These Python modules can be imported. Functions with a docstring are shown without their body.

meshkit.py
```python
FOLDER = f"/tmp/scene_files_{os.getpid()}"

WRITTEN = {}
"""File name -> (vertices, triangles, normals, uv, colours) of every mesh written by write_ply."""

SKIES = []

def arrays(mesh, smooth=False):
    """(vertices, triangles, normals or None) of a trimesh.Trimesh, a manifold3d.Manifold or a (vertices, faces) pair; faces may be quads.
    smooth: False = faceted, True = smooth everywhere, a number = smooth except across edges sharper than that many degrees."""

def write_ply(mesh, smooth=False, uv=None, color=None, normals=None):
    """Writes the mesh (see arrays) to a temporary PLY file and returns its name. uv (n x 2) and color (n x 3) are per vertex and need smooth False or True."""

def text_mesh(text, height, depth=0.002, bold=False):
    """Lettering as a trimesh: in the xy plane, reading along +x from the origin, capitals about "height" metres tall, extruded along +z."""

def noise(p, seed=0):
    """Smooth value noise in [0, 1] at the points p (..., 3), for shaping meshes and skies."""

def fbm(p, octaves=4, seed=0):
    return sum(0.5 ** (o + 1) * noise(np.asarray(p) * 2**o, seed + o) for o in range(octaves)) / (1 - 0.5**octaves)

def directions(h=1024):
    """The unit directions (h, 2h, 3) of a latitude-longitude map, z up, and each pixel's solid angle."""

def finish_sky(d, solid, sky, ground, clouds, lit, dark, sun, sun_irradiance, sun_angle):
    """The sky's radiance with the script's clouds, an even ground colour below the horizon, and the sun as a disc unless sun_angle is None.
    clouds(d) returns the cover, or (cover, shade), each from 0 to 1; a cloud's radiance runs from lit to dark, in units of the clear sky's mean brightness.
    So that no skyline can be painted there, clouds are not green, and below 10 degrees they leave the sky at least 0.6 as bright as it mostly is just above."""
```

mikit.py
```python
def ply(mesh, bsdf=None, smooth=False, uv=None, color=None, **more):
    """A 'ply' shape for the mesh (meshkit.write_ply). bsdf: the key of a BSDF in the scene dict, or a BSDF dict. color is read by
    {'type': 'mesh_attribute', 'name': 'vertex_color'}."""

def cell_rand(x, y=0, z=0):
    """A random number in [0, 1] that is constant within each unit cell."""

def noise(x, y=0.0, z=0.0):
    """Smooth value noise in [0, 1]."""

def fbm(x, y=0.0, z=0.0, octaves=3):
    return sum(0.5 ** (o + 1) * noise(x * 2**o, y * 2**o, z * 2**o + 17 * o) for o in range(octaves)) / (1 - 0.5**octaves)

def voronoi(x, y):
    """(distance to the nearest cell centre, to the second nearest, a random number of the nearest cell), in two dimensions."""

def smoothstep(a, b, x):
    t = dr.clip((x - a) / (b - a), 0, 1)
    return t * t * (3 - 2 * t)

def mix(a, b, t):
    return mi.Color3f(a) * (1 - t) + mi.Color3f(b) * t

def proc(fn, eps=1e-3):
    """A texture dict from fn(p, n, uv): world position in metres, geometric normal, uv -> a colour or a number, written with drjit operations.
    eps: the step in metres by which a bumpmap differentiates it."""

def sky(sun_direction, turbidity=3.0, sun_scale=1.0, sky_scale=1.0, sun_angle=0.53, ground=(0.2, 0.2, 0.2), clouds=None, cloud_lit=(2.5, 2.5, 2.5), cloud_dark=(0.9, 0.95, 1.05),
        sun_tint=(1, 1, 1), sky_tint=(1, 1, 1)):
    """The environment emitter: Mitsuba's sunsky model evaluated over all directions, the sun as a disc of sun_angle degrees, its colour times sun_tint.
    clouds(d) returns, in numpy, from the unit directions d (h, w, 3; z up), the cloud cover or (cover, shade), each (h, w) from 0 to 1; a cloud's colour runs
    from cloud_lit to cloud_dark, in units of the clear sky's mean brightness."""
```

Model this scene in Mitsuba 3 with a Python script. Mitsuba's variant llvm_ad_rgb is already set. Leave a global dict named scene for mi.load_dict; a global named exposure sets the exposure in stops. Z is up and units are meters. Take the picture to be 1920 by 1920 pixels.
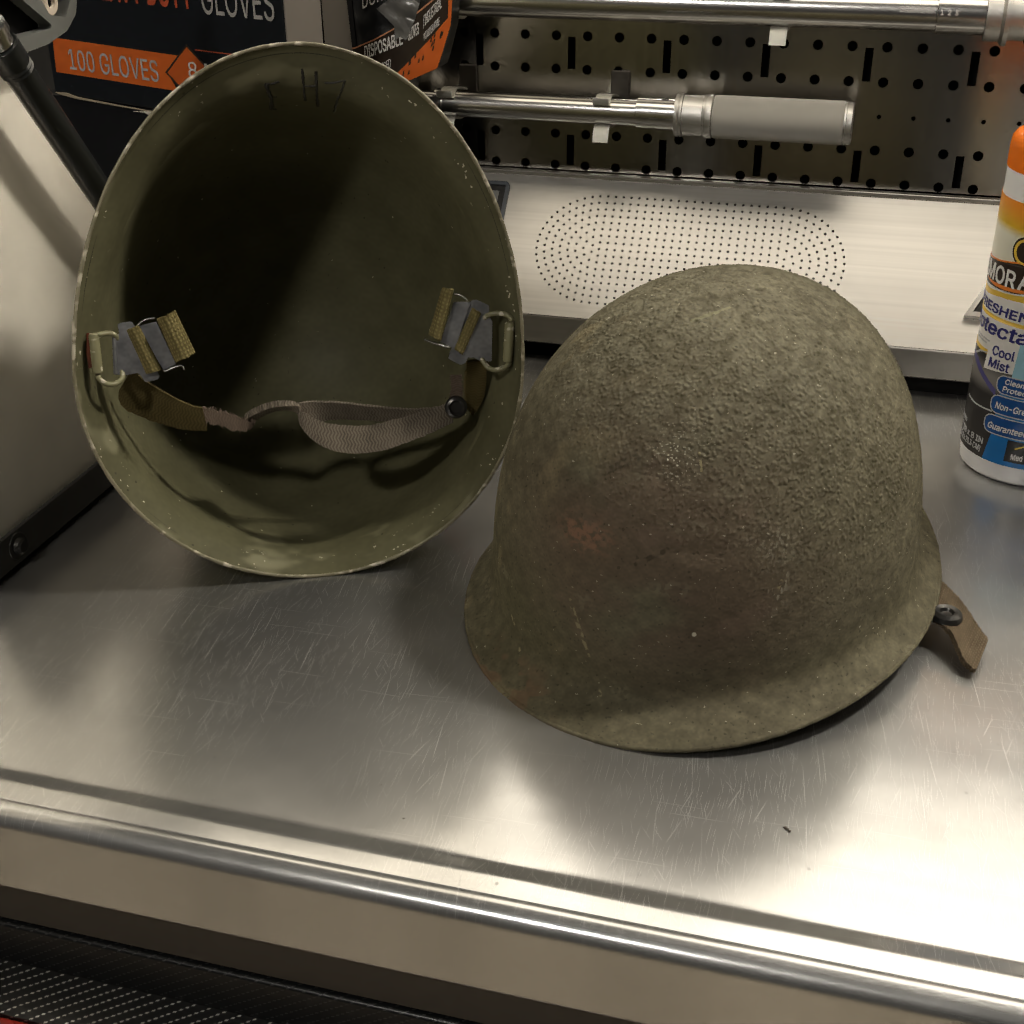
import math, random
import numpy as np, trimesh, drjit as dr, mitsuba as mi
import shapely
from shapely.geometry import Polygon, Point, box as sbox, LineString
from shapely.ops import unary_union
import manifold3d as m3
import mikit, meshkit
from mikit import proc, noise, fbm, cell_rand, smoothstep, mix, voronoi

random.seed(7)
rng = np.random.default_rng(7)
T4 = mi.ScalarTransform4f
scene, labels = {'type': 'scene'}, {}

# ------------------------------------------------------------------ camera, lights, exposure
EYE = [0.0, 0.0, 0.3802]
FWD = [-0.2375, 0.8482, -0.4735]
UPV = [-0.1211, 0.4578, 0.8808]
scene['camera'] = {'type': 'perspective', 'fov': 42.257, 'fov_axis': 'x', 'near_clip': 0.01, 'far_clip': 50.0,
                   'to_world': T4().look_at(origin=EYE, target=[EYE[k] + FWD[k] for k in range(3)], up=UPV)}
exposure = 0.2
AMBIENT = (0.030, 0.029, 0.027)          # the unlit rest of the workshop
DIFFUSER = [(-1.2, -.27, (1.75, 1.54, 1.20)), (-.265, 1.0, (2.35, 2.12, 1.74))]   # two diffusers under the top shelf of the hutch: x from, x to, radiance
BULBS = {'front': ((-0.40, -0.73, 1.26), .070, (165.0, 157.0, 142.0)),     # globe lamps on the ceiling
         'right': ((1.00, 0.96, 2.00), .120, (280.0, 262.0, 226.0))}
scene['room_glow'] = {'type': 'constant', 'radiance': {'type': 'rgb', 'value': AMBIENT}}

# ------------------------------------------------------------------ helpers
def add(name, mesh, bsdf, parent=None, smooth=False, **kw):
    base = name if parent is None else parent + '__' + name
    key, k = base, 0
    while key in scene:
        k += 1
        key = f'{base}_{k:03d}'
    scene[key] = mikit.ply(mesh, bsdf, smooth=smooth, **kw)
    return key

def thing(name, label, category, group=None, kind=None):
    key, k = name, 0
    while key in labels:
        k += 1
        key = f'{name}_{k:03d}'
    labels[key] = {'label': label, 'category': category}
    if group: labels[key]['group'] = group
    if kind: labels[key]['kind'] = kind
    return key

def cat(ms):
    return trimesh.util.concatenate([trimesh.Trimesh(m.vertices, m.faces, process=False) for m in ms])

def bx(x0, x1, y0, y1, z0, z1, c=0.0008):
    """A box with chamfered edges."""
    lo, hi = np.array([x0, y0, z0]), np.array([x1, y1, z1])
    c = min(c, 0.3 * (hi - lo).min())
    pts = []
    for s in np.ndindex(2, 2, 2):
        p = np.where(s, hi, lo); d = np.where(s, -1, 1) * c
        for k in range(3):
            q = p + d; q[k] = p[k]; pts.append(q)
    return trimesh.convex.convex_hull(np.array(pts))

def oriented(mesh, R=None, t=(0, 0, 0)):
    m = mesh.copy()
    if R is not None: m.vertices = m.vertices @ np.asarray(R).T
    m.vertices = m.vertices + np.asarray(t)
    return m

def sweep(path, r, n=14, closed=False, flat=None):
    """A tube along the path; r is a number or one per point."""
    p = np.asarray(path, float); N = len(p)
    r = np.broadcast_to(np.asarray(r, float), (N,))
    tan = np.gradient(p, axis=0) if not closed else np.roll(p, -1, 0) - np.roll(p, 1, 0)
    tan /= np.linalg.norm(tan, axis=1, keepdims=True) + 1e-12
    u = np.cross(tan[0], [0.31, 0.21, 0.92]); u /= np.linalg.norm(u)
    V = []
    for i in range(N):
        u = u - tan[i] * (u @ tan[i]); u /= np.linalg.norm(u)
        w = np.cross(tan[i], u)
        a = np.arange(n) * 2 * np.pi / n
        V.append(p[i] + r[i] * (np.cos(a)[:, None] * u + np.sin(a)[:, None] * w))
    V = np.vstack(V); F = []
    for i in range(N if closed else N - 1):
        j = (i + 1) % N
        for k in range(n):
            l = (k + 1) % n
            F += [[i * n + k, i * n + l, j * n + l], [i * n + k, j * n + l, j * n + k]]
    if not closed:
        V = np.vstack([V, p[0], p[-1]]); a, b = N * n, N * n + 1
        for k in range(n):
            l = (k + 1) % n
            F += [[a, l, k], [b, (N - 1) * n + k, (N - 1) * n + l]]
    return trimesh.Trimesh(V, F, process=False)

def lathe(prof, n=96, axis='z', at=(0, 0, 0)):
    """Revolves (r, h) points; axis z or x."""
    a = np.arange(n) * 2 * np.pi / n
    V = []
    for r, hh in prof:
        c = np.stack([r * np.cos(a), r * np.sin(a), np.full(n, hh)], 1)
        V.append(c if axis == 'z' else c[:, [2, 0, 1]])
    V = np.vstack(V); F = []
    for i in range(len(prof) - 1):
        for k in range(n):
            l = (k + 1) % n
            F += [[i * n + k, i * n + l, (i + 1) * n + l], [i * n + k, (i + 1) * n + l, (i + 1) * n + k]]
    return trimesh.Trimesh(V + np.asarray(at), F, process=False)

def spline(pts, n):
    from scipy.interpolate import make_interp_spline
    p = np.asarray(pts, float)
    t = np.r_[0, np.cumsum(np.linalg.norm(np.diff(p, axis=0), axis=1))]
    t /= t[-1]
    return make_interp_spline(t, p, k=min(3, len(p) - 1))(np.linspace(0, 1, n))

def ribbon(top, bot, t=0.0016, n=90, m=8, ragged=0.0, seed=0, out=None):
    """A strap between two edge curves. Returns mesh and uv (metres along, metres across)."""
    A, B = spline(top, n), spline(bot, n)
    r = np.random.default_rng(seed)
    if ragged:
        A = A + ragged * (r.random((n, 1)) - .5) * (B - A) / np.linalg.norm(B - A, axis=1, keepdims=True)
        B = B + ragged * (r.random((n, 1)) - .5) * (A - B) / np.linalg.norm(B - A, axis=1, keepdims=True)
    s = np.linspace(0, 1, m)[None, :, None]
    G = A[:, None] * (1 - s) + B[:, None] * s
    du = np.gradient(G, axis=0); dv = np.gradient(G, axis=1)
    N = np.cross(du, dv); N /= np.linalg.norm(N, axis=2, keepdims=True) + 1e-12
    L = np.r_[0, np.cumsum(np.linalg.norm(np.diff((A + B) / 2, axis=0), axis=1))]
    W = np.linalg.norm(B - A, axis=1)
    UV = np.stack([np.repeat(L[:, None], m, 1), np.linspace(-.5, .5, m)[None] * W[:, None]], -1)
    V, U, F = [], [], []
    def grid(P, Q, flip):
        o = sum(len(v) for v in V); a, b = P.shape[:2]
        V.append(P.reshape(-1, 3)); U.append(Q.reshape(-1, 2))
        i = np.arange(a * b).reshape(a, b)
        q = np.stack([i[:-1, :-1], i[1:, :-1], i[1:, 1:], i[:-1, 1:]], -1).reshape(-1, 4) + o
        if flip: q = q[:, ::-1]
        F.append(np.vstack([q[:, [0, 1, 2]], q[:, [0, 2, 3]]]))
    f, b = G + N * t / 2, G - N * t / 2
    grid(f, UV, False); grid(b, UV, True)
    for k in (0, m - 1): grid(np.stack([f[:, k], b[:, k]], 1), np.stack([UV[:, k], UV[:, k] + [0, t]], 1), k == 0)
    for k in (0, n - 1): grid(np.stack([f[k], b[k]], 1), np.stack([UV[k], UV[k] + [t, 0]], 1), k != 0)
    return trimesh.Trimesh(np.vstack(V), np.vstack(F), process=False), np.vstack(U)

def prism(poly, d, R, t):
    """Extrudes a shapely polygon by d along its local z and places it: local x, y, z become the columns of R."""
    gs = getattr(poly, 'geoms', [poly])
    m = trimesh.util.concatenate([trimesh.creation.extrude_polygon(g, d, engine='earcut') for g in gs])
    return oriented(m, R, t)

def rounded(poly, r):
    return poly.buffer(-r, join_style=1).buffer(r, quad_segs=6)

def text_flat(s, width, height, bold=False, depth=0.0003, slant=0.0):
    m = meshkit.text_mesh(s, 1.0, depth=1.0, bold=bold)
    v = m.vertices.copy(); lo, hi = v.min(0), v.max(0)
    v[:, 0] = (v[:, 0] - lo[0]) / (hi[0] - lo[0]) * width
    v[:, 1] *= height
    v[:, 0] += slant * v[:, 1]
    v[:, 2] *= depth
    return trimesh.Trimesh(v, m.faces, process=False)

XZ = np.array([[1, 0, 0], [0, 0, -1], [0, 1, 0.0]])     # local xy -> world xz, local z -> world -y (towards the viewer)
YZ = np.array([[0, 0, 1], [1, 0, 0], [0, 1, 0.0]])      # local xy -> world yz, local z -> world +x

# ------------------------------------------------------------------ materials
def ref(k): return {'type': 'ref', 'id': k}
def rgb(*c): return {'type': 'rgb', 'value': list(c)}

def scratches(p, n, uv):
    """Fine criss-cross scratches on the bench top (0..1)."""
    out = mi.Float(0)
    for k, (ang, wid, lng, dens, amp) in enumerate([(91, .0015, .017, .20, .62), (97, .0024, .034, .09, .75), (86, .0010, .009, .24, .55), (104, .0013, .012, .16, .5), (76, .0030, .020, .06, .5), (125, .0022, .010, .06, .4), (2, .0030, .030, .05, .35)]):
        a = math.radians(ang); c, s = math.cos(a), math.sin(a)
        wob = .0022 * (noise(p.x * 31 + 7 * k, p.y * 31) - .5)
        u, v = (p.x * c + p.y * s) / lng, (-p.x * s + p.y * c + wob) / wid
        u = u + cell_rand(dr.floor(v), 11 + k)
        iu, iv = dr.floor(u), dr.floor(v)
        r1, r2 = cell_rand(iu, iv, 3 + k), cell_rand(iu, iv, 33 + k)
        fu, fv = u - iu, v - iv
        line = smoothstep(.14, .03, dr.abs(fv - .5)) * smoothstep(0, .25, fu) * smoothstep(1, .6, fu)
        out = dr.maximum(out, line * dr.select(r1 < dens, amp * (.25 + .75 * r2), 0))
    return out * smoothstep(.34, .66, fbm(p.x * 9 + 3, p.y * 9, octaves=2) + .10) * smoothstep(-.004, .0, p.z)

def top_tint(p, n, uv):
    f = fbm(p.x * 14, p.y * 14, octaves=4)
    g = fbm(p.x * 3 + 40, p.y * 260, octaves=2)
    c = mix((.585, .583, .575), (.665, .664, .658), smoothstep(.3, .7, f)) * (.94 + .12 * g)
    # a grey rub mark and a few spots of grime
    mark = smoothstep(.0042, .0008, dr.abs(p.y - .4655 + .10 * (p.x + .272) + .004 * (noise(p.x * 90) - .5))) * smoothstep(.04, .022, dr.abs(p.x + .272)) * (.4 + .6 * noise(p.x * 300, p.y * 300))
    spot, _, w = voronoi(p.x * 42, p.y * 42)
    dirt = smoothstep(.045, .02, spot) * dr.select(w < .22, 1, 0)
    haze = smoothstep(.52, .72, fbm(p.x * 22 + 9, p.y * 22 + 5, octaves=3)) * .10
    return c * (1 - .38 * mark) * (1 - .55 * dirt) * (1 - haze)

def top_rough(p, n, uv):
    return .022 + .046 * fbm(p.x * 17 + 5, p.y * 17, octaves=4) + .012 * fbm(p.x * 90, p.y * 90, octaves=2)

def top_wave(p, n, uv):
    return .00045 * fbm(p.x * 7, p.y * 7 + 3, octaves=2) + .00012 * fbm(p.x * 30, p.y * 30 + 3, octaves=2) + .0000035 * noise(p.x * 160, p.y * 2600)

scene['steel_smooth'] = {'type': 'bumpmap', 'scale': 1.0, 'arbitrary': proc(top_wave, eps=2e-4),
                         'bsdf': {'type': 'roughconductor', 'distribution': 'ggx', 'alpha': proc(top_rough), 'specular_reflectance': proc(top_tint), 'material': 'none'}}
scene['steel_scratch'] = {'type': 'roughconductor', 'distribution': 'ggx', 'alpha': .42, 'specular_reflectance': rgb(.74, .735, .72), 'material': 'none'}
scene['bench_steel'] = {'type': 'blendbsdf', 'weight': proc(lambda p, n, uv: .11 + .13 * fbm(p.x * 11 + 7, p.y * 11, octaves=3) + .45 * scratches(p, n, uv)), 'a': ref('steel_smooth'), 'b': ref('steel_scratch')}

def brush_tint(p, n, uv):
    g = fbm(p.x * 5, (p.y + p.z) * 380, octaves=3)
    f = fbm(p.x * 12, p.y * 12, p.z * 12, octaves=3)
    return mi.Color3f(.64, .62, .585) * (.88 + .14 * g + .10 * f)
scene['panel_steel'] = {'type': 'roughconductor', 'distribution': 'ggx', 'alpha': .16, 'specular_reflectance': proc(brush_tint), 'material': 'none'}

def side_tint(p, n, uv):
    f = fbm(p.y * 16, p.z * 16, octaves=4)
    g = fbm(p.y * 70, p.z * 40, 3, octaves=2)
    return mi.Color3f(.78, .73, .635) * (.78 + .28 * f + .06 * g)
scene['side_steel'] = {'type': 'principled', 'base_color': proc(side_tint), 'metallic': .08, 'roughness': .42}

def board_tint(p, n, uv):
    g = fbm(p.x * 420, p.z * 6, octaves=3)
    f = fbm(p.x * 9, p.z * 9, 2, octaves=3)
    return mi.Color3f(.38, .365, .34) * (.84 + .16 * g + .16 * f)
scene['board_steel'] = {'type': 'roughconductor', 'distribution': 'beckmann', 'alpha_u': .035, 'alpha_v': .085, 'specular_reflectance': proc(board_tint), 'material': 'none'}
scene['chrome'] = {'type': 'roughconductor', 'distribution': 'ggx', 'alpha': .045, 'specular_reflectance': rgb(.64, .625, .60), 'material': 'none'}
scene['satin_chrome'] = {'type': 'roughconductor', 'distribution': 'ggx', 'alpha': .20, 'specular_reflectance': rgb(.66, .645, .61), 'material': 'none'}
scene['bright_clip'] = {'type': 'roughconductor', 'distribution': 'ggx', 'alpha': .42, 'specular_reflectance': rgb(.78, .77, .70), 'material': 'none'}
def knurl(p, n, uv):
    a, b = uv.x * 2300, uv.y * 2300
    return .00075 * (dr.abs(dr.sin(a + b)) * dr.abs(dr.sin(a - b)))
scene['knurled'] = {'type': 'bumpmap', 'scale': 1.0, 'arbitrary': proc(knurl, eps=1.5e-4),
                    'bsdf': {'type': 'principled', 'base_color': rgb(.74, .715, .65), 'metallic': .3, 'roughness': .40}}
def plain(name, c, rough=.5, metallic=0.0, spec=.5, **kw):
    scene[name] = {'type': 'twosided', 'bsdf': {'type': 'principled', 'base_color': rgb(*c), 'roughness': rough, 'metallic': metallic, 'specular': spec, **kw}}
plain('black_plastic', (.012, .012, .012), .45)
plain('black_void', (.004, .004, .004), .9, spec=.1)
plain('rail_black', (.030, .029, .027), .55)
plain('strut_black', (.010, .011, .011), .22)
plain('cast_grey', (.17, .175, .165), .48, metallic=.55)
plain('bolt_cream', (.42, .36, .29), .5)
plain('bolt_dark', (.06, .058, .055), .3, metallic=.8)
plain('rail_metal', (.085, .076, .066), .55, metallic=.7)
plain('trim_red', (.42, .035, .02), .35)
plain('carton_black', (.004, .0045, .006), .6, spec=.25)
plain('box_ink', (.005, .007, .010), .5, spec=.3)
plain('box_orange', (.62, .125, .018), .45)
plain('box_orange_dark', (.55, .105, .016), .45)
plain('box_red', (.50, .085, .035), .45)
plain('print_grey', (.42, .40, .385), .5)
plain('print_white', (.72, .70, .68), .5)
plain('box_side', (.20, .18, .16), .6)
plain('card_edge', (.30, .25, .18), .8)
plain('torn_white', (.55, .53, .47), .8)
plain('pack_side', (.48, .44, .40), .5)
plain('line_copper', (.50, .22, .12), .45)
plain('lamp_body', (.06, .06, .06), .5)
plain('grey_panel', (.075, .085, .10), .4)
plain('grey_screen', (.20, .205, .20), .35)
def worn_steel(p, n, uv):
    f = fbm(p.x * 130, p.y * 130, p.z * 130, octaves=3); g = noise(p.x * 700, p.y * 700, p.z * 700)
    return mix((.27, .275, .29), (.40, .40, .41), smoothstep(.3, .68, f)) * (.88 + .24 * g)
scene['hardware_blue'] = {'type': 'twosided', 'bsdf': {'type': 'principled', 'base_color': proc(worn_steel), 'metallic': .75, 'roughness': .32}}
plain('ink_marker', (.022, .021, .016), .7)
plain('canister_white', (.78, .77, .77), .32, clearcoat=.3)
plain('cap_orange', (.78, .17, .010), .30, clearcoat=.3)
plain('label_white', (.74, .72, .69), .30, clearcoat=.4)
plain('label_yellow', (.72, .48, .07), .30, clearcoat=.4)
plain('label_dark', (.028, .018, .012), .30, clearcoat=.4)
plain('label_orange', (.70, .20, .03), .30, clearcoat=.4)
plain('label_navy', (.030, .030, .16), .30, clearcoat=.4)
plain('label_blue', (.012, .07, .24), .30, clearcoat=.4)
plain('label_cyan', (.012, .15, .42), .30, clearcoat=.4)
plain('label_black', (.008, .008, .009), .30, clearcoat=.4)
plain('label_silver', (.45, .45, .46), .30, clearcoat=.4)
plain('label_violet', (.09, .08, .22), .30, clearcoat=.4)
plain('label_sky', (.30, .52, .62), .30, clearcoat=.4)
plain('speck', (.05, .04, .03), .8)

def film(p, n, uv):                     # crinkled black shrink film of the glove pack
    return .0065 * fbm(p.x * 42, p.z * 42, 4, octaves=2) + .0034 * dr.abs(noise(p.x * 75 + p.z * 40, p.z * 60 - p.x * 20) - .5)
scene['pack_film'] = {'type': 'bumpmap', 'scale': 1.0, 'arbitrary': proc(film, eps=4e-4),
                      'bsdf': {'type': 'principled', 'base_color': rgb(.014, .0145, .016), 'roughness': .26, 'specular': 1.0, 'clearcoat': .8}}

scene['highlight_grey'] = {'type': 'bumpmap', 'scale': 1.0, 'arbitrary': proc(lambda p, n, uv: .0045 * dr.abs(noise(p.x * 110 + p.z * 60, p.z * 95) - .5) + .004 * noise(p.x * 60, p.z * 50), eps=4e-4),
                       'bsdf': {'type': 'principled', 'base_color': rgb(.115, .112, .108), 'roughness': .25, 'specular': .8, 'clearcoat': .6}}  # pale grey that paints the highlight on the crumpled film
def carbon(p, n, uv):                   # twill weave: bright glass tows in diagonal rows
    u, v = uv.x / .0016, uv.y / .0016
    iu, iv = dr.floor(u), dr.floor(v)
    k = iu + iv - 4 * dr.floor((iu + iv) / 4)
    fu, fv = u - iu - .5, v - iv - .5
    return dr.select(k < .5, 1, 0) * smoothstep(.44, .28, dr.abs(fu)) * smoothstep(.34, .18, dr.abs(fv + .4 * fu))
def carbon_shaded(p, n, uv): return .10 * carbon(p, n, uv)  # same weave dimmed, painting in the shade of the upright band
scene['carbon_shade_band'] = {'type': 'blendbsdf', 'weight': proc(carbon_shaded), 'a': {'type': 'principled', 'base_color': rgb(.006, .0065, .007), 'roughness': .35, 'specular': .4},
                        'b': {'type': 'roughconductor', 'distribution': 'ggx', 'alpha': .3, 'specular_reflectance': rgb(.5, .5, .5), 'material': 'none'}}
scene['carbon_weave'] = {'type': 'blendbsdf', 'weight': proc(carbon), 'a': {'type': 'principled', 'base_color': rgb(.006, .0065, .007), 'roughness': .28, 'specular': .5},
                         'b': {'type': 'roughconductor', 'distribution': 'ggx', 'alpha': .16, 'specular_reflectance': rgb(.70, .69, .66), 'material': 'none'}}

def web_h(p, n, uv):                    # herringbone webbing
    a = uv.x * 2 * math.pi / .0017; b = uv.y * 2 * math.pi / .0021
    z = dr.abs(uv.y / .0052 - dr.floor(uv.y / .0052) - .5) * 2
    return .00045 * (dr.sin(a + z * 1.6) * .6 + .4 * dr.sin(b)) + .00012 * noise(uv.x * 2500, uv.y * 2500)
def web_v(p, n, uv):                    # chevron cloth strap
    a = uv.x * 2 * math.pi / .0019
    z = dr.abs(uv.y / .0048 - dr.floor(uv.y / .0048) - .5) * 2
    return .00075 * smoothstep(-.7, .7, dr.sin(a + z * 4.4)) + .00022 * noise(uv.x * 2200, uv.y * 2200)
def webbing(name, c1, c2, cloth=False):
    def col(p, n, uv):
        a = uv.x * 2 * math.pi / .0017
        z = dr.abs(uv.y / .0052 - dr.floor(uv.y / .0052) - .5) * 2
        w = (.5 + .5 * dr.sin(uv.x * 2 * math.pi / .0019 + z * 4.4)) if cloth else (.5 + .5 * dr.sin(a + z * 1.6)) * (.55 + .45 * dr.sin(uv.y * 2 * math.pi / .0021))
        if cloth: z = dr.abs(uv.y / .0048 - dr.floor(uv.y / .0048) - .5) * 2
        f = fbm(uv.x * 160, uv.y * 160, octaves=3)
        return mix(c1, c2, .55 * w + .45 * f)
    scene[name] = {'type': 'twosided', 'bsdf': {'type': 'bumpmap', 'scale': 1.0, 'arbitrary': proc(web_v if cloth else web_h, eps=1.5e-4),
                   'bsdf': {'type': 'principled', 'base_color': proc(col), 'roughness': .9, 'specular': .15, 'sheen': .3}}}
webbing('web_olive', (.060, .045, .016), (.125, .098, .040), True)
webbing('web_mustard', (.060, .048, .016), (.235, .195, .085))
webbing('web_khaki', (.075, .062, .047), (.225, .190, .148), True)
webbing('web_tan', (.060, .043, .026), (.235, .180, .118))
webbing('web_pink', (.085, .060, .045), (.19, .145, .11), True)

def lumpy(p, f):
    """Value noise without a visible lattice: two turned copies, warped."""
    w = .9 * (noise(p.x * f * .5 + 31, p.y * f * .5, p.z * f * .5) - .5)
    x, y, z = p.x * f + w, p.y * f - w, p.z * f + w
    a = noise(.36 * x + .48 * y - .80 * z, -.80 * x + .60 * y + 5, .48 * x + .64 * y + .60 * z)
    b = noise(.79 * x - .21 * y + .57 * z + 9, .54 * x + .66 * y - .52 * z, -.27 * x + .72 * y + .64 * z)
    return .5 * (a + b)
# right helmet: worn cork-textured olive paint
def blob(p, c, r):
    return dr.exp(-(dr.square((p.x - c[0]) / r[0]) + dr.square((p.y - c[1]) / r[1]) + dr.square((p.z - c[2]) / r[2])))
def seg(p, a, b, r):
    a, b = np.array(a), np.array(b); d = b - a; L = float(d @ d)
    t = dr.clip(((p.x - a[0]) * d[0] + (p.y - a[1]) * d[1] + (p.z - a[2]) * d[2]) / L, 0, 1)
    q = dr.sqrt(dr.square(p.x - a[0] - t * d[0]) + dr.square(p.y - a[1] - t * d[1]) + dr.square(p.z - a[2] - t * d[2]))
    return smoothstep(r, r * .45, q)
def cork_paint(p, n, uv):
    f = fbm(p.x * 40, p.y * 40, p.z * 40, octaves=5)
    g = fbm(p.x * 230, p.y * 230, p.z * 230, octaves=3)
    fine = noise(p.x * 900, p.y * 900, p.z * 900)
    c = mix((.076, .067, .040), (.112, .100, .062), smoothstep(.30, .70, f * .6 + g * .4))
    brown = dr.clip(1.25 * blob(p, (-.085, .505, .088), (.065, .05, .050)) + .5 * blob(p, (-.05, .50, .055), (.08, .05, .03)), 0, 1) * smoothstep(.30, .55, fbm(p.x * 34 + 4, p.y * 34, p.z * 34, octaves=3) + .06)
    c = mix(c, mi.Color3f(.098, .071, .047), .85 * brown)
    green = blob(p, (-.15, .52, .03), (.05, .06, .03))
    c = mix(c, mi.Color3f(.084, .077, .038), .6 * green)
    crown_tone = smoothstep(.08, .175, p.z) * smoothstep(.35, .65, g)  # paler towards the crown, broken up by noise
    c = mix(c, mi.Color3f(.132, .124, .088), .40 * crown_tone)
    tan = smoothstep(.62, .78, fbm(p.x * 60 + 8, p.y * 60, p.z * 40, octaves=3)) * smoothstep(-.07, -.16, p.x)
    c = mix(c, mi.Color3f(.17, .14, .08), .7 * tan)
    pits = smoothstep(.30, .18, lumpy(p, 700))
    c = c * (.80 + .34 * g) * (.86 + .28 * fine) * (1 - .35 * pits)
    scuff = smoothstep(.66, .80, fbm(p.x * 46 + 2, p.y * 46, p.z * 70, octaves=2)) * smoothstep(.45, .62, lumpy(p, 520))
    c = mix(c, mi.Color3f(.17, .155, .105), .35 * scuff)
    rust = blob(p, (-.1089, .5125, .0873), (.011, .02, .0065)) * smoothstep(.34, .74, fbm(p.x * 420, p.y * 420, p.z * 420))
    c = mix(c, mi.Color3f(.20, .105, .064), dr.clip(1.5 * rust, 0, .75))
    rust2 = blob(p, (-.146, .505, .004), (.022, .03, .006)) * smoothstep(.45, .7, noise(p.x * 180, p.y * 180, p.z * 180))
    c = mix(c, mi.Color3f(.16, .085, .048), dr.clip(.8 * rust2, 0, .45))
    pink = smoothstep(.62, .80, fbm(p.x * 75 + 20, p.y * 75, p.z * 75, octaves=2)) * brown
    c = mix(c, mi.Color3f(.140, .096, .070), .35 * pink)
    ws = blob(p, (-.0706, .5226, .1275), (.009, .02, .009)) * smoothstep(.74, .80, noise(p.x * 1150, p.y * 1150, p.z * 1150))
    ws = ws + blob(p, (-.0214, .5159, .0722), (.004, .02, .010)) * smoothstep(.60, .75, noise(p.x * 700, p.y * 700, p.z * 300)) * .35
    ws = ws + blob(p, (-.0254, .5184, .0919), (.012, .02, .010)) * smoothstep(.56, .72, noise(p.x * 900 + 3, p.y * 900, p.z * 600)) * .2
    ws = ws + .4 * smoothstep(.925, .95, noise(p.x * 560 + 9, p.y * 560, p.z * 560))
    c = mix(c, mi.Color3f(.46, .43, .35), dr.clip(ws, 0, .9))
    c = mix(c, mi.Color3f(.52, .48, .39), seg(p, (-.0557, .5002, .0501), (-.0557, .5002, .0504), .0013))
    sc = seg(p, (-.0753, .5783, .1689), (-.0656, .5848, .1714), .0017) + seg(p, (-.0656, .5848, .1714), (-.0601, .5900, .1726), .0012)
    c = mix(c, mi.Color3f(.19, .185, .115), dr.clip(.5 * sc, 0, .6))
    dark = seg(p, (-.103, .5219, .1151), (-.0869, .5229, .1249), .0024) + seg(p, (-.0839, .5037, .0804), (-.0706, .5052, .0890), .0016) + seg(p, (-.0563, .5127, .1068), (-.0504, .5121, .1023), .0010) + seg(p, (-.0504, .5121, .1023), (-.0483, .5133, .1039), .0010) + seg(p, (-.0473, .5084, .0884), (-.0460, .5084, .0890), .0016)
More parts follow.
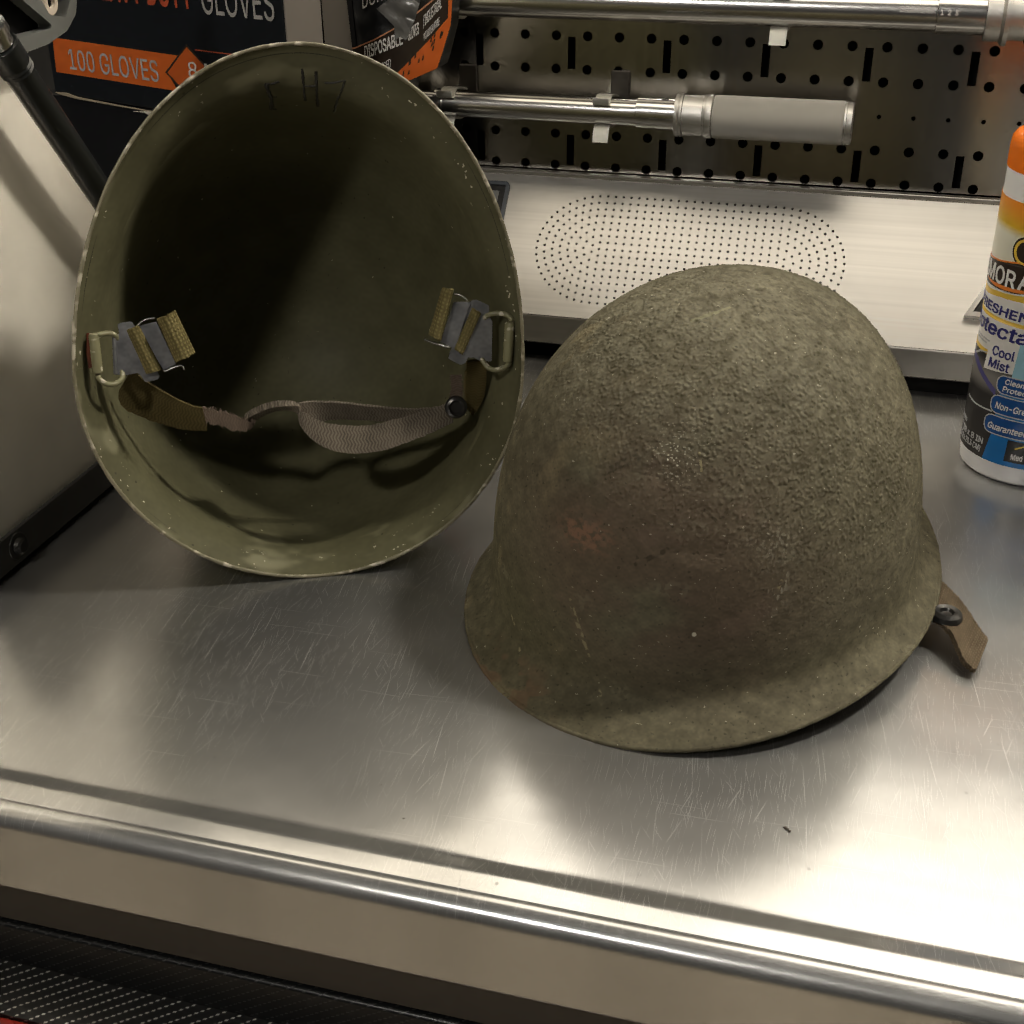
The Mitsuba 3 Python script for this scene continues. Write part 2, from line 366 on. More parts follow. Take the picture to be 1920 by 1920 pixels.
    pale = seg(p, (-.1146, .5085, .0535), (-.1083, .5046, .0385), .0016) + seg(p, (-.1083, .5046, .0385), (-.0970, .4971, .0115), .0013) + seg(p, (-.1503, .5351, .0228), (-.1422, .5209, .0107), .0010) + seg(p, (-.0615, .5238, .1286), (-.0597, .5199, .1222), .0008) + seg(p, (-.0206, .5165, .0740), (-.0225, .5150, .0690), .0012)
    c = mix(c, mi.Color3f(.25, .215, .125), dr.clip(pale, 0, 1) * .75 * smoothstep(.35, .6, noise(p.x * 520, p.y * 520, p.z * 520)))
    c = c * (1 - .45 * dr.clip(dark, 0, 1) * smoothstep(.3, .6, noise(p.x * 400, p.y * 400, p.z * 400)))
    return c
def cork_bump(p, n, uv):
    m = .62 + .38 * smoothstep(.04, .15, p.z + .45 * (p.x + .06))
    return m * (.00030 * lumpy(p, 1000) + .00026 * lumpy(p, 1900)) + .00022 * lumpy(p, 2300)
scene['cork_paint'] = {'type': 'bumpmap', 'scale': 1.0, 'arbitrary': proc(cork_bump, eps=2.5e-4),
                       'bsdf': {'type': 'principled', 'base_color': proc(cork_paint), 'roughness': .78, 'specular': .28}}

# left helmet: smooth satin olive paint; uv = (metres round the rim, metres in from the rim)
def satin_paint(p, n, uv):
    f = fbm(p.x * 30, p.y * 30, p.z * 30, octaves=4)
    g = noise(p.x * 420, p.y * 420, p.z * 420)
    c = mix((.074, .070, .037), (.096, .091, .050), smoothstep(.3, .7, f)) * (.93 + .14 * g)
    chip = smoothstep(.83, .89, noise(uv.x * 210, uv.y * 330) * .62 + .38 * noise(uv.x * 760, uv.y * 760)) * smoothstep(.022, .004, uv.y)
    c = mix(c, mi.Color3f(.62, .57, .47), dr.clip(chip * 1.2, 0, .9))
    seam = smoothstep(.00045, .00015, dr.abs(uv.y - .0062 + .0006 * noise(uv.x * 40))) * smoothstep(.35, .6, noise(uv.x * 24 + 5))
    c = mix(c, mi.Color3f(.022, .019, .012), .75 * seam)
    spk, _, w = voronoi(uv.x * 95, uv.y * 95)
    c = mix(c, mi.Color3f(.03, .026, .018), .7 * smoothstep(.10, .05, spk) * dr.select(w < .05, 1, 0))
    c = mix(c, mi.Color3f(.40, .38, .28), .7 * smoothstep(.09, .04, spk) * dr.select(w > .975, 1, 0))
    rub = smoothstep(.60, .78, fbm(uv.x * 30 + 11, uv.y * 60, octaves=3)) * smoothstep(.05, .015, uv.y)
    return mix(c, mi.Color3f(.27, .255, .165), .45 * rub)
scene['satin_paint'] = {'type': 'bumpmap', 'scale': 1.0, 'arbitrary': proc(lambda p, n, uv: .0004 * fbm(p.x * 55, p.y * 55, p.z * 55, octaves=2) + .00004 * noise(p.x * 900, p.y * 900, p.z * 900), eps=3e-4),
                        'bsdf': {'type': 'principled', 'base_color': proc(satin_paint), 'roughness': .62, 'specular': .25}}
def rim_paint(p, n, uv):
    a = noise(p.x * 170, p.y * 170, p.z * 170) * .6 + .4 * noise(p.x * 520, p.y * 520, p.z * 520)
    c = mix((.10, .091, .050), (.24, .215, .15), noise(p.x * 60, p.y * 60, p.z * 60))
    return mix(c, mi.Color3f(.52, .47, .38), smoothstep(.52, .78, a + .30 * (noise(p.x * 14, p.y * 14, p.z * 14) - .5)) * .85)
scene['rim_paint'] = {'type': 'principled', 'base_color': proc(rim_paint), 'roughness': .42, 'metallic': .2}
def loop_paint(p, n, uv):
    a = noise(p.x * 330, p.y * 330, p.z * 330)
    return mix((.175, .165, .090), (.50, .46, .36), smoothstep(.68, .82, a))
scene['loop_paint'] = {'type': 'principled', 'base_color': proc(loop_paint), 'roughness': .45}
scene['rust'] = {'type': 'principled', 'base_color': proc(lambda p, n, uv: mix((.045, .014, .007), (.20, .05, .016), noise(p.x * 400, p.y * 400, p.z * 400))), 'roughness': .8}
def grad_label(p, n, uv):               # printed blend on the canister label, orange to yellow
    t = smoothstep(.172, .150, p.z + .30 * (p.x - .085))
    c = mix((.80, .27, .03), (.62, .46, .03), t)
    return mix(c, mi.Color3f(.72, .70, .58), smoothstep(.159, .152, p.z + .15 * (p.x - .085)))
scene['label_blend'] = {'type': 'principled', 'base_color': proc(grad_label), 'roughness': .30, 'clearcoat': .4}
def car_print(p, n, uv):                # dark photo print at the bottom of the label
    return mix((.022, .020, .020), (.30, .285, .27), smoothstep(.054, .064, p.z) * smoothstep(.078, .066, p.z) * (.5 + .5 * noise(p.z * 300)))
scene['label_photo'] = {'type': 'principled', 'base_color': proc(car_print), 'roughness': .30, 'clearcoat': .4}

# ------------------------------------------------------------------ lamps
for nm, lab_ in (('front', 'small round globe lamp on the ceiling in front of the bench'), ('right', 'large round globe lamp on the ceiling above the right end of the bench')):
    lamp = thing('ceiling_lamp', lab_, 'lamp', 'ceiling lamps')
    at_, r_l, L_ = BULBS[nm]
    k = add('globe', oriented(trimesh.creation.icosphere(subdivisions=3, radius=r_l), t=at_), None, lamp, smooth=True)
    scene[k]['emitter'] = {'type': 'area', 'radiance': rgb(*L_)}
    add('stem', bx(at_[0] - .02, at_[0] + .02, at_[1] - .02, at_[1] + .02, at_[2] + r_l + .002, at_[2] + .35), 'lamp_body', lamp)

work = thing('strip_light', 'long warm strip light tilted under the top shelf of the hutch', 'lamp')
DA, DB = (.975, .400), (.735, .660)
for x_a, x_b, L_ in DIFFUSER:
    sv = np.array([[x_a, *DA], [x_b, *DA], [x_b, *DB], [x_a, *DB]])
    k = add('diffuser', trimesh.Trimesh(sv, [[0, 1, 2], [0, 2, 3]], process=False), None, work)
    scene[k]['emitter'] = {'type': 'area', 'radiance': rgb(*L_)}
sv = np.array([[-1.2, *DA], [1.0, *DA], [1.0, *DB], [-1.2, *DB]])
add('housing', trimesh.Trimesh(np.vstack([sv + [0, .004, .003], sv + [0, .030, .020]]), [[0, 2, 1], [0, 3, 2], [4, 5, 6], [4, 6, 7], [0, 1, 5], [0, 5, 4], [2, 3, 7], [2, 7, 6]], process=False), 'lamp_body', work)

scene['floor_grey'] = {'type': 'diffuse', 'reflectance': proc(lambda p, n, uv: mix((.50, .42, .32), (.62, .53, .41), fbm(p.x * 3, p.y * 3, octaves=4)))}
add('floor', trimesh.Trimesh([[-4, -4, -.92], [4, -4, -.92], [4, 3, -.92], [-4, 3, -.92]], [[0, 1, 2], [0, 2, 3]], process=False), 'floor_grey')
labels['floor'] = {'label': 'tan concrete workshop floor below the bench', 'category': 'floor', 'kind': 'structure'}

# ------------------------------------------------------------------ the bench
bench = thing('workbench', 'stainless steel topped workbench with a rolled front edge, scratched and worn', 'workbench')
def arc(cy, cz, r, a0, a1, n=9):
    return [(cy + r * math.cos(math.radians(a)), cz + r * math.sin(math.radians(a))) for a in np.linspace(a0, a1, n)]
prof = [(1.12, 0.0), (.3925, 0.0), (.3905, .00002), (.3892, .00018), (.3880, .0005), (.3868, .0009), (.3810, .0029), (.3798, .00325), (.3786, .0034), (.3774, .00345), (.3690, .0033)] \
     + arc(.3660, -.0046, .0080, 72, 178, 16) + [(.3578, -.0200), (.3580, -.0365)] + arc(.3600, -.0370, .0020, 180, 270, 5) + [(.392, -.0390)]
xs = (-1.3, .7)
def fold(prof, xs):
    n = len(prof); V = np.array([[x, y, z] for x in xs for y, z in prof]); F = []
    for i in range(n - 1):
        F += [[i, i + 1, n + i + 1], [i, n + i + 1, n + i]]
    return trimesh.Trimesh(V, F, process=False)
scene['bench_two'] = {'type': 'twosided', 'bsdf': ref('bench_steel')}
add('steel_top', fold(prof, xs), 'bench_two', bench, smooth=35)
add('rail', bx(-1.3, .7, .3772, .42, -.0815, -.0394), 'rail_metal', bench)
add('cabinet_body', bx(-1.3, .7, .41, 1.10, -.85, -.004), 'black_plastic', bench)
dp = [(.3790, -.0828)] + arc(.3772, -.0850, .0022, 90, 180, 6) + [(.3750, -.1065), (.3749, -.1069)] + [(.3748, -.1072), (.3560, -.1130), (.352, -.1150), (.352, -.30)]
def drawer_uv(q):
    L = np.r_[0, np.cumsum(np.linalg.norm(np.diff(np.array(q), axis=0), axis=1))]
    return np.array([[x * .84 + l * .3, l] for x in xs for l in L])
drawer = add('drawer_front', fold(dp[-4:], xs), 'carbon_weave', bench, smooth=False, uv=drawer_uv(dp[-4:]))
add('pull_edge', fold(dp[:-4], xs), 'carbon_shade_band', drawer, smooth=True, uv=drawer_uv(dp[:-4]))
labels[drawer] = {'label': 'black carbon fibre drawer front under the bench top'}
add('red_trim', bx(-1.3, .7, .3495, .3518, -.1300, -.1165), 'trim_red', drawer)

# ------------------------------------------------------------------ the hutch
hutch = thing('hutch', 'stainless hutch behind the bench with a sloped speaker panel and a pegboard', 'hutch')
Y0, ZB, AL = .925, .0367, math.radians(47)
ca, sa = math.cos(AL), math.sin(AL)
SL = np.array([[1, 0, 0], [0, ca, -sa], [0, sa, ca]])            # local x, up the slope, outward normal
SLEN = .1162
sx0, sx1 = -.95, .60
PITCH = .00640
def onslope(x, u): return np.array([x, Y0 + u * ca, ZB + u * sa])
UC = .0575
X0g, X1g = -.1999, -.0663
cols = np.linspace(X0g, X1g, 23); hp = cols[1] - cols[0]
holes = []
for x in cols:
    for j in range(-8, 9): holes.append((x, UC + j * hp * .915))
for side, xc in ((-1, X0g), (1, X1g)):
    for kk in range(1, 9):
        m = int(round(math.pi * kk))
        for i in range(1, m):
            a = math.pi / 2 + side * math.pi * i / m * -1 * -1
            holes.append((xc + side * abs(math.sin(math.pi * i / m)) * kk * hp, UC + math.cos(math.pi * i / m) * kk * hp * .915))
hole_r = .00098
circ = [Point(x, u).buffer(hole_r, quad_segs=3) for x, u in holes]
slope = Polygon([(sx0, 0), (sx1, 0), (sx1, SLEN), (sx0, SLEN)], [list(c.exterior.coords)[::-1] for c in circ])
add('speaker_panel', prism(slope, .0016, SL, (0, Y0, ZB) - SL[:, 2] * .0016), 'panel_steel', hutch)
lip = [(Y0 + .0004, ZB - .0002)] + arc(Y0 + .002, ZB - .0022, .0022, 125, 180, 5) + [(Y0 - .0002, .0150)] + [(Y0 + .0016, .0136), (Y0 + .012, .0136)]
add('sill', fold([(Y0 + .0010, ZB + .0004)] + lip[1:], (sx0, sx1)), 'panel_two', hutch, smooth=40)
scene['panel_two'] = {'type': 'twosided', 'bsdf': ref('panel_steel')}
add('toe_strip', bx(sx0, sx1, Y0 + .0095, Y0 + .02, .0002, .0150), 'black_void', hutch)
add('speaker_back', prism(Polygon([(sx0, .002), (sx1, .002), (sx1, SLEN), (sx0, SLEN)]), .002, SL, (0, Y0, ZB) - SL[:, 2] * .016), 'black_void', hutch)
# the upright flange above the slope and the pegboard
yt, zt = Y0 + SLEN * ca, ZB + SLEN * sa
add('flange', bx(sx0, sx1, yt - .0012, yt + .006, zt - .0006, zt + .0030, .0006), 'panel_steel', hutch)
PY, PP = 1.012, .0240
px0 = -.3184; pz_top = .2250
ph = []
for i in range(-16, 28):
    x = px0 + i * PP
    for j, r in ((0, .0036), (1, .0036), (2, .0016), (3, .0036), (4, .0036), (-1, .0016), (-2, .0036), (-3, .0036)):
        ph.append(Point(x, pz_top - j * PP).buffer(r, quad_segs=6))
    if i % 3 == 0:
        for j in (0, 3, -3):
            xs_ = x + PP * .5; z1 = pz_top - j * PP - .0008
            ph.append(sbox(xs_ - .0029, z1 - PP + .0010, xs_ + .0029, z1))
board = Polygon([(sx0, zt + .004), (sx1, zt + .004), (sx1, .42), (sx0, .42)], [list(c.exterior.coords)[::-1] for c in ph])
pm = prism(board, .0016, XZ, (0, PY + .0016, 0))
add('pegboard', pm, 'board_steel', hutch, uv=pm.vertices[:, [0, 2]])
add('pegboard_back', bx(sx0, sx1, PY + .018, PY + .022, .06, .45), 'black_void', hutch)
# screen at the left and pull at the right of the slope
def on_slope(poly, d, off=0.0): return prism(poly, d, SL, np.array([0, Y0, ZB]) + SL[:, 2] * off)
scr = rounded(Polygon([(-.36, .028), (-.2785, .028), (-.2785, .1078), (-.36, .1078)]), .004)
s = add('control_screen', on_slope(scr.difference(scr.buffer(-.0030)), .0022, .0002), 'grey_panel', hutch)
labels[s] = {'label': 'grey framed control screen set into the sloped panel'}
add('bezel', on_slope(scr.buffer(-.0031).difference(scr.buffer(-.0078)), .0010, .0002), 'black_plastic', s)
add('glass', on_slope(scr.buffer(-.0079), .0012, .0002), 'grey_screen', s)
pull = Polygon([(.0684, .0250), (.135, .0250), (.135, .0560), (.0836, .0560)])
pu = add('chrome_pull', on_slope(pull.difference(pull.buffer(-.0035)), .006, .0002), 'chrome', hutch)
labels[pu] = {'label': 'chrome framed dark pull on the sloped panel'}
add('inlay', on_slope(pull.buffer(-.0036), .003, .0002), 'strut_black', pu)

# left upright with rail
PXL = -.445
side = Polygon([(.25, .2790), (.648, .2700), (.630, .2530), (.7000, .1650), (.735, .08), (.745, .0005), (.25, .0005)])
sp = thing('side_upright', 'bare stainless steel upright at the left end of the bench', 'panel')
add('sheet', prism(side, .003, YZ, (PXL - .003, 0, 0)), 'side_steel', sp)
rail = add('black_rail', bx(-.4425, -.4400, .25, .80, .0035, .0245, .0008), 'rail_black', sp)
add('rail_shadow', bx(-.4425, -.4408, .25, .80, .0004, .0030), 'black_void', sp)  # black strip painting the shadow in the gap under the rail
add('bolt', lathe([(0, .0042), (.0035, .0042), (.0046, .0030), (.0050, .0006), (.0078, .0004), (.0080, 0)], 24, 'x', (-.4400, .5461, .0145)), 'bolt_dark', sp, smooth=30)

# gas strut
gs = thing('gas_strut', 'black gas strut slanting down in front of the left steel upright', 'strut')
a, b = np.array([-.4215, .5856, .2771]), np.array([-.4215, .7000, .1215])
d = (b - a) / np.linalg.norm(b - a)
def along(t): return a + d * t
add('tube', sweep([along(t) for t in (.018, .022, .19)], .0079, 28), 'strut_black', gs, smooth=40)
add('collar', sweep([along(t) for t in (.0005, .0008, .012, .0135, .0148, .016, .0172, .0180)], [.0084, .0088, .0088, .0082, .0088, .0082, .0088, .0079], 28), 'strut_black', gs, smooth=40)
add('end_fitting', sweep([along(t) for t in (-.035, -.012, -.0115, -.006, -.0055, 0.0)], [.0062, .0062, .0085, .0085, .0070, .0070], 24), 'chrome', gs, smooth=40)

# hinge bracket
hb = thing('hinge_bracket', 'grey cast hinge bracket with triangular cut-outs at the upper left', 'bracket')
outer = Polygon([(.555, .2660), (.5900, .2668), (.635, .2690), (.6545, .2730), (.6650, .2800), (.6690, .2890), (.6690, .36), (.590, .36), (.600, .3180), (.555, .34)])
tri = Polygon([(.5600, .2755), (.6440, .2760), (.6395, .2790), (.6100, .2990), (.5700, .3130), (.5600, .313)])
hole = rounded(Polygon([(.6300, .2990), (.6405, .2830), (.6550, .2795), (.6620, .2880), (.6620, .335), (.6200, .335)]), .004)
add('plate', prism(rounded(outer, .003).difference(rounded(tri, .0015)).difference(hole), .008, YZ, (-.436, 0, 0)), 'cast_grey', hb)
add('bolt', lathe([(0.0022, .004), (.0032, .0055), (.0060, .0055), (.0074, .004), (.0076, 0)], 24, 'x', (-.4355, .6470, .2880)), 'bolt_cream', hb, smooth=30)
add('dark_sheet', prism(Polygon([(.55, .2740), (.667, .2740), (.667, .358), (.55, .358)]), .003, YZ, (-.4405, 0, 0)), 'black_void', hb)  # added black sheet standing in for the darkness behind the cut-outs

# ------------------------------------------------------------------ helmets
def helmet_points(P, phi, s):
    af, ab, bd, H, p, q, ff, fb, fs, zf, zb, w, dp_, sh, kf = P
    ph_, s = phi[:, None], s[None, :]
    c, sn = np.cos(ph_), np.sin(ph_)
    zr = np.where(sn > 0, zf, zb) * np.abs(sn) ** 2.0
    z = zr + (H - zr) * s
    g = np.maximum(1 - np.clip(z / H, 0, 1) ** (p + dp_ * c), 0) ** (1 / q)
    fl = np.where(sn > 0, fs + (ff - fs) * sn ** 2, fs + (fb - fs) * sn ** 2)
    e = np.exp(-(np.maximum(z - zr, 0) / w) ** kf) * np.clip((1 - s) * 40, 0, 1)
    A = np.where(sn > 0, af, ab)
    return np.stack([(bd * g + fl * e) * c + sh * s ** 2, (A * g + fl * e) * sn, z + 0 * c], -1)

def shell_grid(P, n, m):
    phi = np.arange(n) * 2 * np.pi / n
    s = 1 - (1 - np.linspace(0, 1, m)) ** 2
    G = helmet_points(P, phi, s)
    du = np.roll(G, -1, 0) - np.roll(G, 1, 0); dv = np.gradient(G, axis=1)
    N = np.cross(du, dv); N /= np.linalg.norm(N, axis=2, keepdims=True) + 1e-12
    N[:, -1] = [0, 0, 1]
    if N[0, m // 3, 0] < 0: N = -N
    i = np.arange(n * m).reshape(n, m); j = np.roll(i, -1, 0)
    q = np.stack([i[:, :-1], j[:, :-1], j[:, 1:], i[:, 1:]], -1).reshape(-1, 4)
    return G, N, phi, s, np.vstack([q[:, [0, 1, 2]], q[:, [0, 2, 3]]])

def shell_mesh(P, outer, inner, thick, disp=None):
    """Outside and inside of a helmet; uv = (metres round, metres in from the rim)."""
    V, U, F, o = [], [], [], 0
    for k, (n, m) in enumerate((outer, inner)):
        G, N, phi, s, f = shell_grid(P, n, m)
        arc_ = np.concatenate([np.zeros((n, 1)), np.cumsum(np.linalg.norm(np.diff(G, axis=1), axis=2), axis=1)], 1)
        U.append(np.stack([np.repeat(phi[:, None] * .13, m, 1), arc_], -1).reshape(-1, 2))
        if k == 0: V.append((G + (N * disp(G)[..., None] if disp is not None else 0)).reshape(-1, 3))
        else: V.append((G - N * thick).reshape(-1, 3)); f = f[:, ::-1]
        F.append(f + o); o += n * m
    G, N, phi, s, f = shell_grid(P, *inner)
    return np.vstack(V), np.vstack(F), np.vstack(U), G, N, (phi, s)

from scipy.spatial.transform import Rotation as Rot
# --- left: lying on its side, open towards the viewer
PL = [.1435, .1091, .1078, .1842, 2.3261, 1.9117, .0212, .0077, .0086, .0153, .0137, .0128, -.002, -.0003, 1.6]
RL = (Rot.from_euler('xyz', [-1.798, .0961, .4291]) * Rot.from_euler('z', np.pi)).as_matrix(); TL = np.array([-.278, .5927, .1169])
def WL(p): return np.asarray(p) @ RL.T + TL
hl = thing('steel_helmet', 'olive steel helmet on its side, open towards the viewer with its chinstrap inside', 'helmet', 'two olive steel helmets')
V, F, UV, GL, NL, (phL, sL) = shell_mesh(PL, (260, 90), (400, 150), .0013)
add('shell', trimesh.Trimesh(WL(V), F, process=False), 'satin_paint', hl, smooth=True, uv=UV)
labels[hl + '__shell'] = {'label': 'smooth olive painted inside of the helmet with chipped rim'}
rp = GL[:, 0] - NL[:, 0] * .0006
wob = (meshkit.noise(rp * 260, 3) - .5) * .0005
add('rim', sweep(WL(rp), .0010 + wob, 10, closed=True), 'rim_paint', hl, smooth=True)
# marker writing inside the visor
def inner_at(phi, s, off=.0016):
    i = np.interp(phi, phL, np.arange(len(phL))); j = np.interp(s, sL, np.arange(len(sL)))
    i0, j0 = int(i), int(j); i1, j1 = (i0 + 1) % len(phL), min(j0 + 1, len(sL) - 1)
    fi, fj = i - i0, j - j0
    P = GL - NL * off
    return (P[i0, j0] * (1 - fi) + P[i1, j0] * fi) * (1 - fj) + (P[i0, j1] * (1 - fi) + P[i1, j1] * fi) * fj
ink = []
for st, r in [([(1.3832, .0901), (1.3919, .1316), (1.4006, .194), (1.3919, .2949)], .0014), ([(1.3788, .0901), (1.41, .095), (1.4443, .0901)], .0010), ([(1.3919, .1613), (1.4268, .1649)], .0010), ([(1.3919, .2916), (1.4181, .3083)], .0009),
           ([(1.549, .0592), (1.5577, .1053), (1.5708, .2154)], .0010), ([(1.6101, .0631), (1.6232, .1354), (1.6406, .2746)], .0011), ([(1.5621, .1091), (1.6144, .1053)], .0009), ([(1.6493, .0901), (1.69, .085), (1.741, .0708), (1.7350, .1139), (1.7279, .1539), (1.7279, .2983)], .0009)]:
    pts = np.array(st); dense = np.vstack([pts[k] + (pts[k + 1] - pts[k]) * t for k in range(len(pts) - 1) for t in np.linspace(0, 1, 7)[:-1]] + [pts[-1]])
    loc = np.array([inner_at(p_, s_, .0010) for p_, s_ in dense])
    ink.append(sweep(WL(loc), r * (.55 + .5 * rng.random(len(loc))), 8))
wk = add('writing', cat(ink), 'ink_marker', hl)
labels[wk] = {'label': 'faded black marker letters inside the visor'}

def plate_local(poly, z, d):            # flat part lying across the opening, local xy polygon; z grows into the helmet
    # bevelled towards the viewer (local -z)
    e = .00035
    return cat([prism(poly, d - e, RL, TL + RL @ np.array([0, 0, z + e])), prism(poly.buffer(-e), e, RL, TL + RL @ np.array([0, 0, z + .00002]))])
def bar_local(pts, z, r, n=10, k=24):
    p = np.array([[x, y, zz] for (x, y), zz in zip(pts, np.broadcast_to(z, (len(pts),)))])
    return sweep(WL(spline(p, k)), r, n)
def band_local(quad, z, t, bulge, key, par, bsdf, seed):
    (ax, ay), (bx_, by), (cx, cy), (dx_, dy) = quad          # a-b one end, c-d the other: edges a->d and b->c
    u = np.linspace(0, 1, 7)
    A = [np.array([ax, ay]) * (1 - k) + np.array([bx_, by]) * k for k in u]
    B = [np.array([dx_, dy]) * (1 - k) + np.array([cx, cy]) * k for k in u]
    zz = z - bulge * np.sin(u * np.pi) ** .7
    top = WL([[p[0], p[1], w] for p, w in zip(A, zz)]); bot = WL([[p[0], p[1], w] for p, w in zip(B, zz)])
    m, uv = ribbon(top, bot, t, 30, 14, .0006, seed)
    return add(key, m, bsdf, par, smooth=True, uv=uv)
def local_poly(pts, r=.0008): return Polygon(pts).buffer(-r).buffer(r, quad_segs=4)

# left clip
lb = add('strap_loop', sweep(WL(spline(np.array([[.1049, .0156, .006], [.101, .0162, .010], [.0972, .0152, .013], [.0955, .0121, .015], [.0943, -.0029, .015], [.0934, -.0067, .013], [.0958, -.0094, .011], [.1019, -.0091, .007], [.1052, -.0051, .006]]), 60)), .0014, 12), 'loop_paint', hl, smooth=True)
Lb0, Lb1 = np.array([.1067, .0166, .0065]), np.array([.1049, -.0042, .0065])
add('hinge_bar', sweep(WL([Lb0 + (Lb1 - Lb0) * t for t in (0, .04, .5, .96, 1)]), [.0018, .0026, .0027, .0026, .0018], 14), 'loop_paint', lb, smooth=True)
add('rust_patch', prism(Polygon([(.1085, .0164), (.1103, .0160), (.1108, .006), (.1098, -.002), (.1078, -.001)]), .0012, RL, TL + RL @ np.array([0, 0, .0085])), 'rust', lb)
lc = add('clip', plate_local(local_poly([[.0984, .014], [.0969, .0148], [.0947, .0156], [.0955, .0204], [.0939, .0214], [.0884, .0221], [.0867, .0196], [.0849, .0189], [.0769, -.0013], [.0748, -.0062], [.0759, -.0077], [.0821, -.0094], [.0843, -.006], [.0861, -.0045], [.0916, -.0058], [.0981, -.0056]]), .0135, .0010), 'hardware_blue', hl)
labels[lc] = {'label': 'blued steel strap clip at the left side of the opening'}
add('crease', bar_local([(.0972, .0138), (.0968, -.0050)], .0136, .0010, 8, 4), 'hardware_blue', lc, smooth=True)
add('cover_plate', plate_local(local_poly([[.0851, .0202], [.076, .0227], [.0664, .0008], [.0727, -.0026]], .0004), .0118, .0010), 'hardware_blue', lc)
add('prong', bar_local([(.0852, .0207), (.0816, .0236), (.0765, .0247)], .0105, .0005, 8), 'chrome', lc, smooth=True)
add('prong', bar_local([(.0726, -.0024), (.0671, -.0006), (.0627, .0001), (.0622, -.0018)], .0105, .0005, 8), 'chrome', lc, smooth=True)
band_local([[.0903, .0181], [.0852, .0207], [.0742, -.0023], [.081, -.0042]], .0118, .0014, .0022, 'webbing', lc, 'web_mustard', 1)
band_local([[.0748, .0246], [.0668, .0287], [.0569, .0072], [.0657, .0025]], .0100, .0018, .0045, 'webbing', lc, 'web_mustard', 2)
# right clip
rb = add('strap_loop', sweep(WL(spline(np.array([[-.1098, .029, .006], [-.1073, .0323, .009], [-.1026, .0328, .011], [-.0976, .0313, .013], [-.0958, .0285, .016], [-.0952, .0085, .016], [-.0965, .0061, .014], [-.099, .0031, .012], [-.1041, .0026, .009], [-.1083, .005, .007], [-.1096, .0071, .006]]), 70)), .0014, 12), 'loop_paint', hl, smooth=True)
Rb0, Rb1 = np.array([-.1086, .0288, .0060]), np.array([-.1084, .0072, .0060])
add('hinge_bar', sweep(WL([Rb0 + (Rb1 - Rb0) * t for t in (0, .04, .5, .96, 1)]), [.0018, .0026, .0027, .0026, .0018], 14), 'loop_paint', rb, smooth=True)
rc = add('clip', plate_local(local_poly([[-.0886, .039], [-.0912, .0394], [-.0984, .0364], [-.0985, .0311], [-.1005, .0279], [-.1012, .0062], [-.0951, .0061], [-.0913, .008], [-.0879, .0079], [-.0867, .0049], [-.0841, .0038], [-.0773, .007], [-.0781, .011], [-.0836, .0237]]), .0140, .0010), 'hardware_blue', hl)
labels[rc] = {'label': 'blued steel strap clip at the right side of the opening'}
add('cover_plate', plate_local(local_poly([[-.0788, .0379], [-.088, .0382], [-.0804, .0127], [-.0723, .0161]], .0004), .0122, .0010), 'hardware_blue', rc)
add('prong', bar_local([(-.0783, .0423), (-.0826, .0414), (-.086, .0387)], .0105, .0005, 8), 'chrome', rc, smooth=True)
add('prong', bar_local([(-.0634, .0177), (-.0704, .0153), (-.0775, .0135)], .0105, .0006, 8), 'chrome', rc, smooth=True)
band_local([[-.0892, .0349], [-.0933, .0327], [-.0843, .0101], [-.0805, .0126]], .0122, .0014, .0016, 'webbing', rc, 'web_mustard', 3)
band_local([[-.0726, .0455], [-.0773, .0452], [-.0715, .0175], [-.0662, .0205]], .0095, .0018, .0045, 'webbing', rc, 'web_mustard', 4)
# chinstrap
def strap(key, top, bot, zt_, zb_, bsdf, seed, t=.0016, ragged=.0008, n=90, par=hl):
    tz = np.interp(np.linspace(0, 1, len(top)), np.linspace(0, 1, len(np.atleast_1d(zt_))), np.atleast_1d(zt_))
    bz = np.interp(np.linspace(0, 1, len(bot)), np.linspace(0, 1, len(np.atleast_1d(zb_))), np.atleast_1d(zb_))
    m, uv = ribbon(WL([[x, y, z] for (x, y), z in zip(top, tz)]), WL([[x, y, z] for (x, y), z in zip(bot, bz)]), t, n, 12, ragged, seed)
    return add(key, m, bsdf, par, smooth=True, uv=uv)
cs = strap('chinstrap', [[.0900, -.0050], [.0850, -.0105], [.0734, -.0186], [.0627, -.024], [.0519, -.0266]], [[.0975, -.0170], [.0960, -.0270], [.0860, -.0332], [.0697, -.0383], [.052, -.0394]], [.030, .036, .036], [.034, .042, .040], 'web_olive', 5)
labels[cs] = {'label': 'faded webbing chinstrap hanging across the opening'}
strap('frayed_end', [[.0540, -.0255], [.041, -.0285], [.0313, -.0319], [.0258, -.0332]], [[.0520, -.0345], [.041, -.0375], [.032, -.0391], [.0272, -.0350]], [.033, .036], [.034, .037], 'web_pink', 6, .0022, .0026, 50, cs)
strap('twist', [[.0315, -.0312], [.0203, -.0240], [.0106, -.0214], [.0020, -.0222]], [[.0290, -.0350], [.0205, -.0300], [.0106, -.0268], [-.0010, -.0330]], [.036, .030, .027, .027], [.039, .046, .044, .030], 'web_khaki', 7, .0034, .0010, 60, cs)
strap('back_layer', [[.0044, -.0221], [-.0173, -.0224], [-.0386, -.0246], [-.063, -.0256], [-.0802, -.0212]], [[-.0014, -.0357], [-.0175, -.0335], [-.0388, -.0340], [-.0633, -.0345], [-.0835, -.0314]], [.032, .042, .042, .034], [.034, .050, .048, .036], 'web_khaki', 8, .0016, .0007, 90, cs)
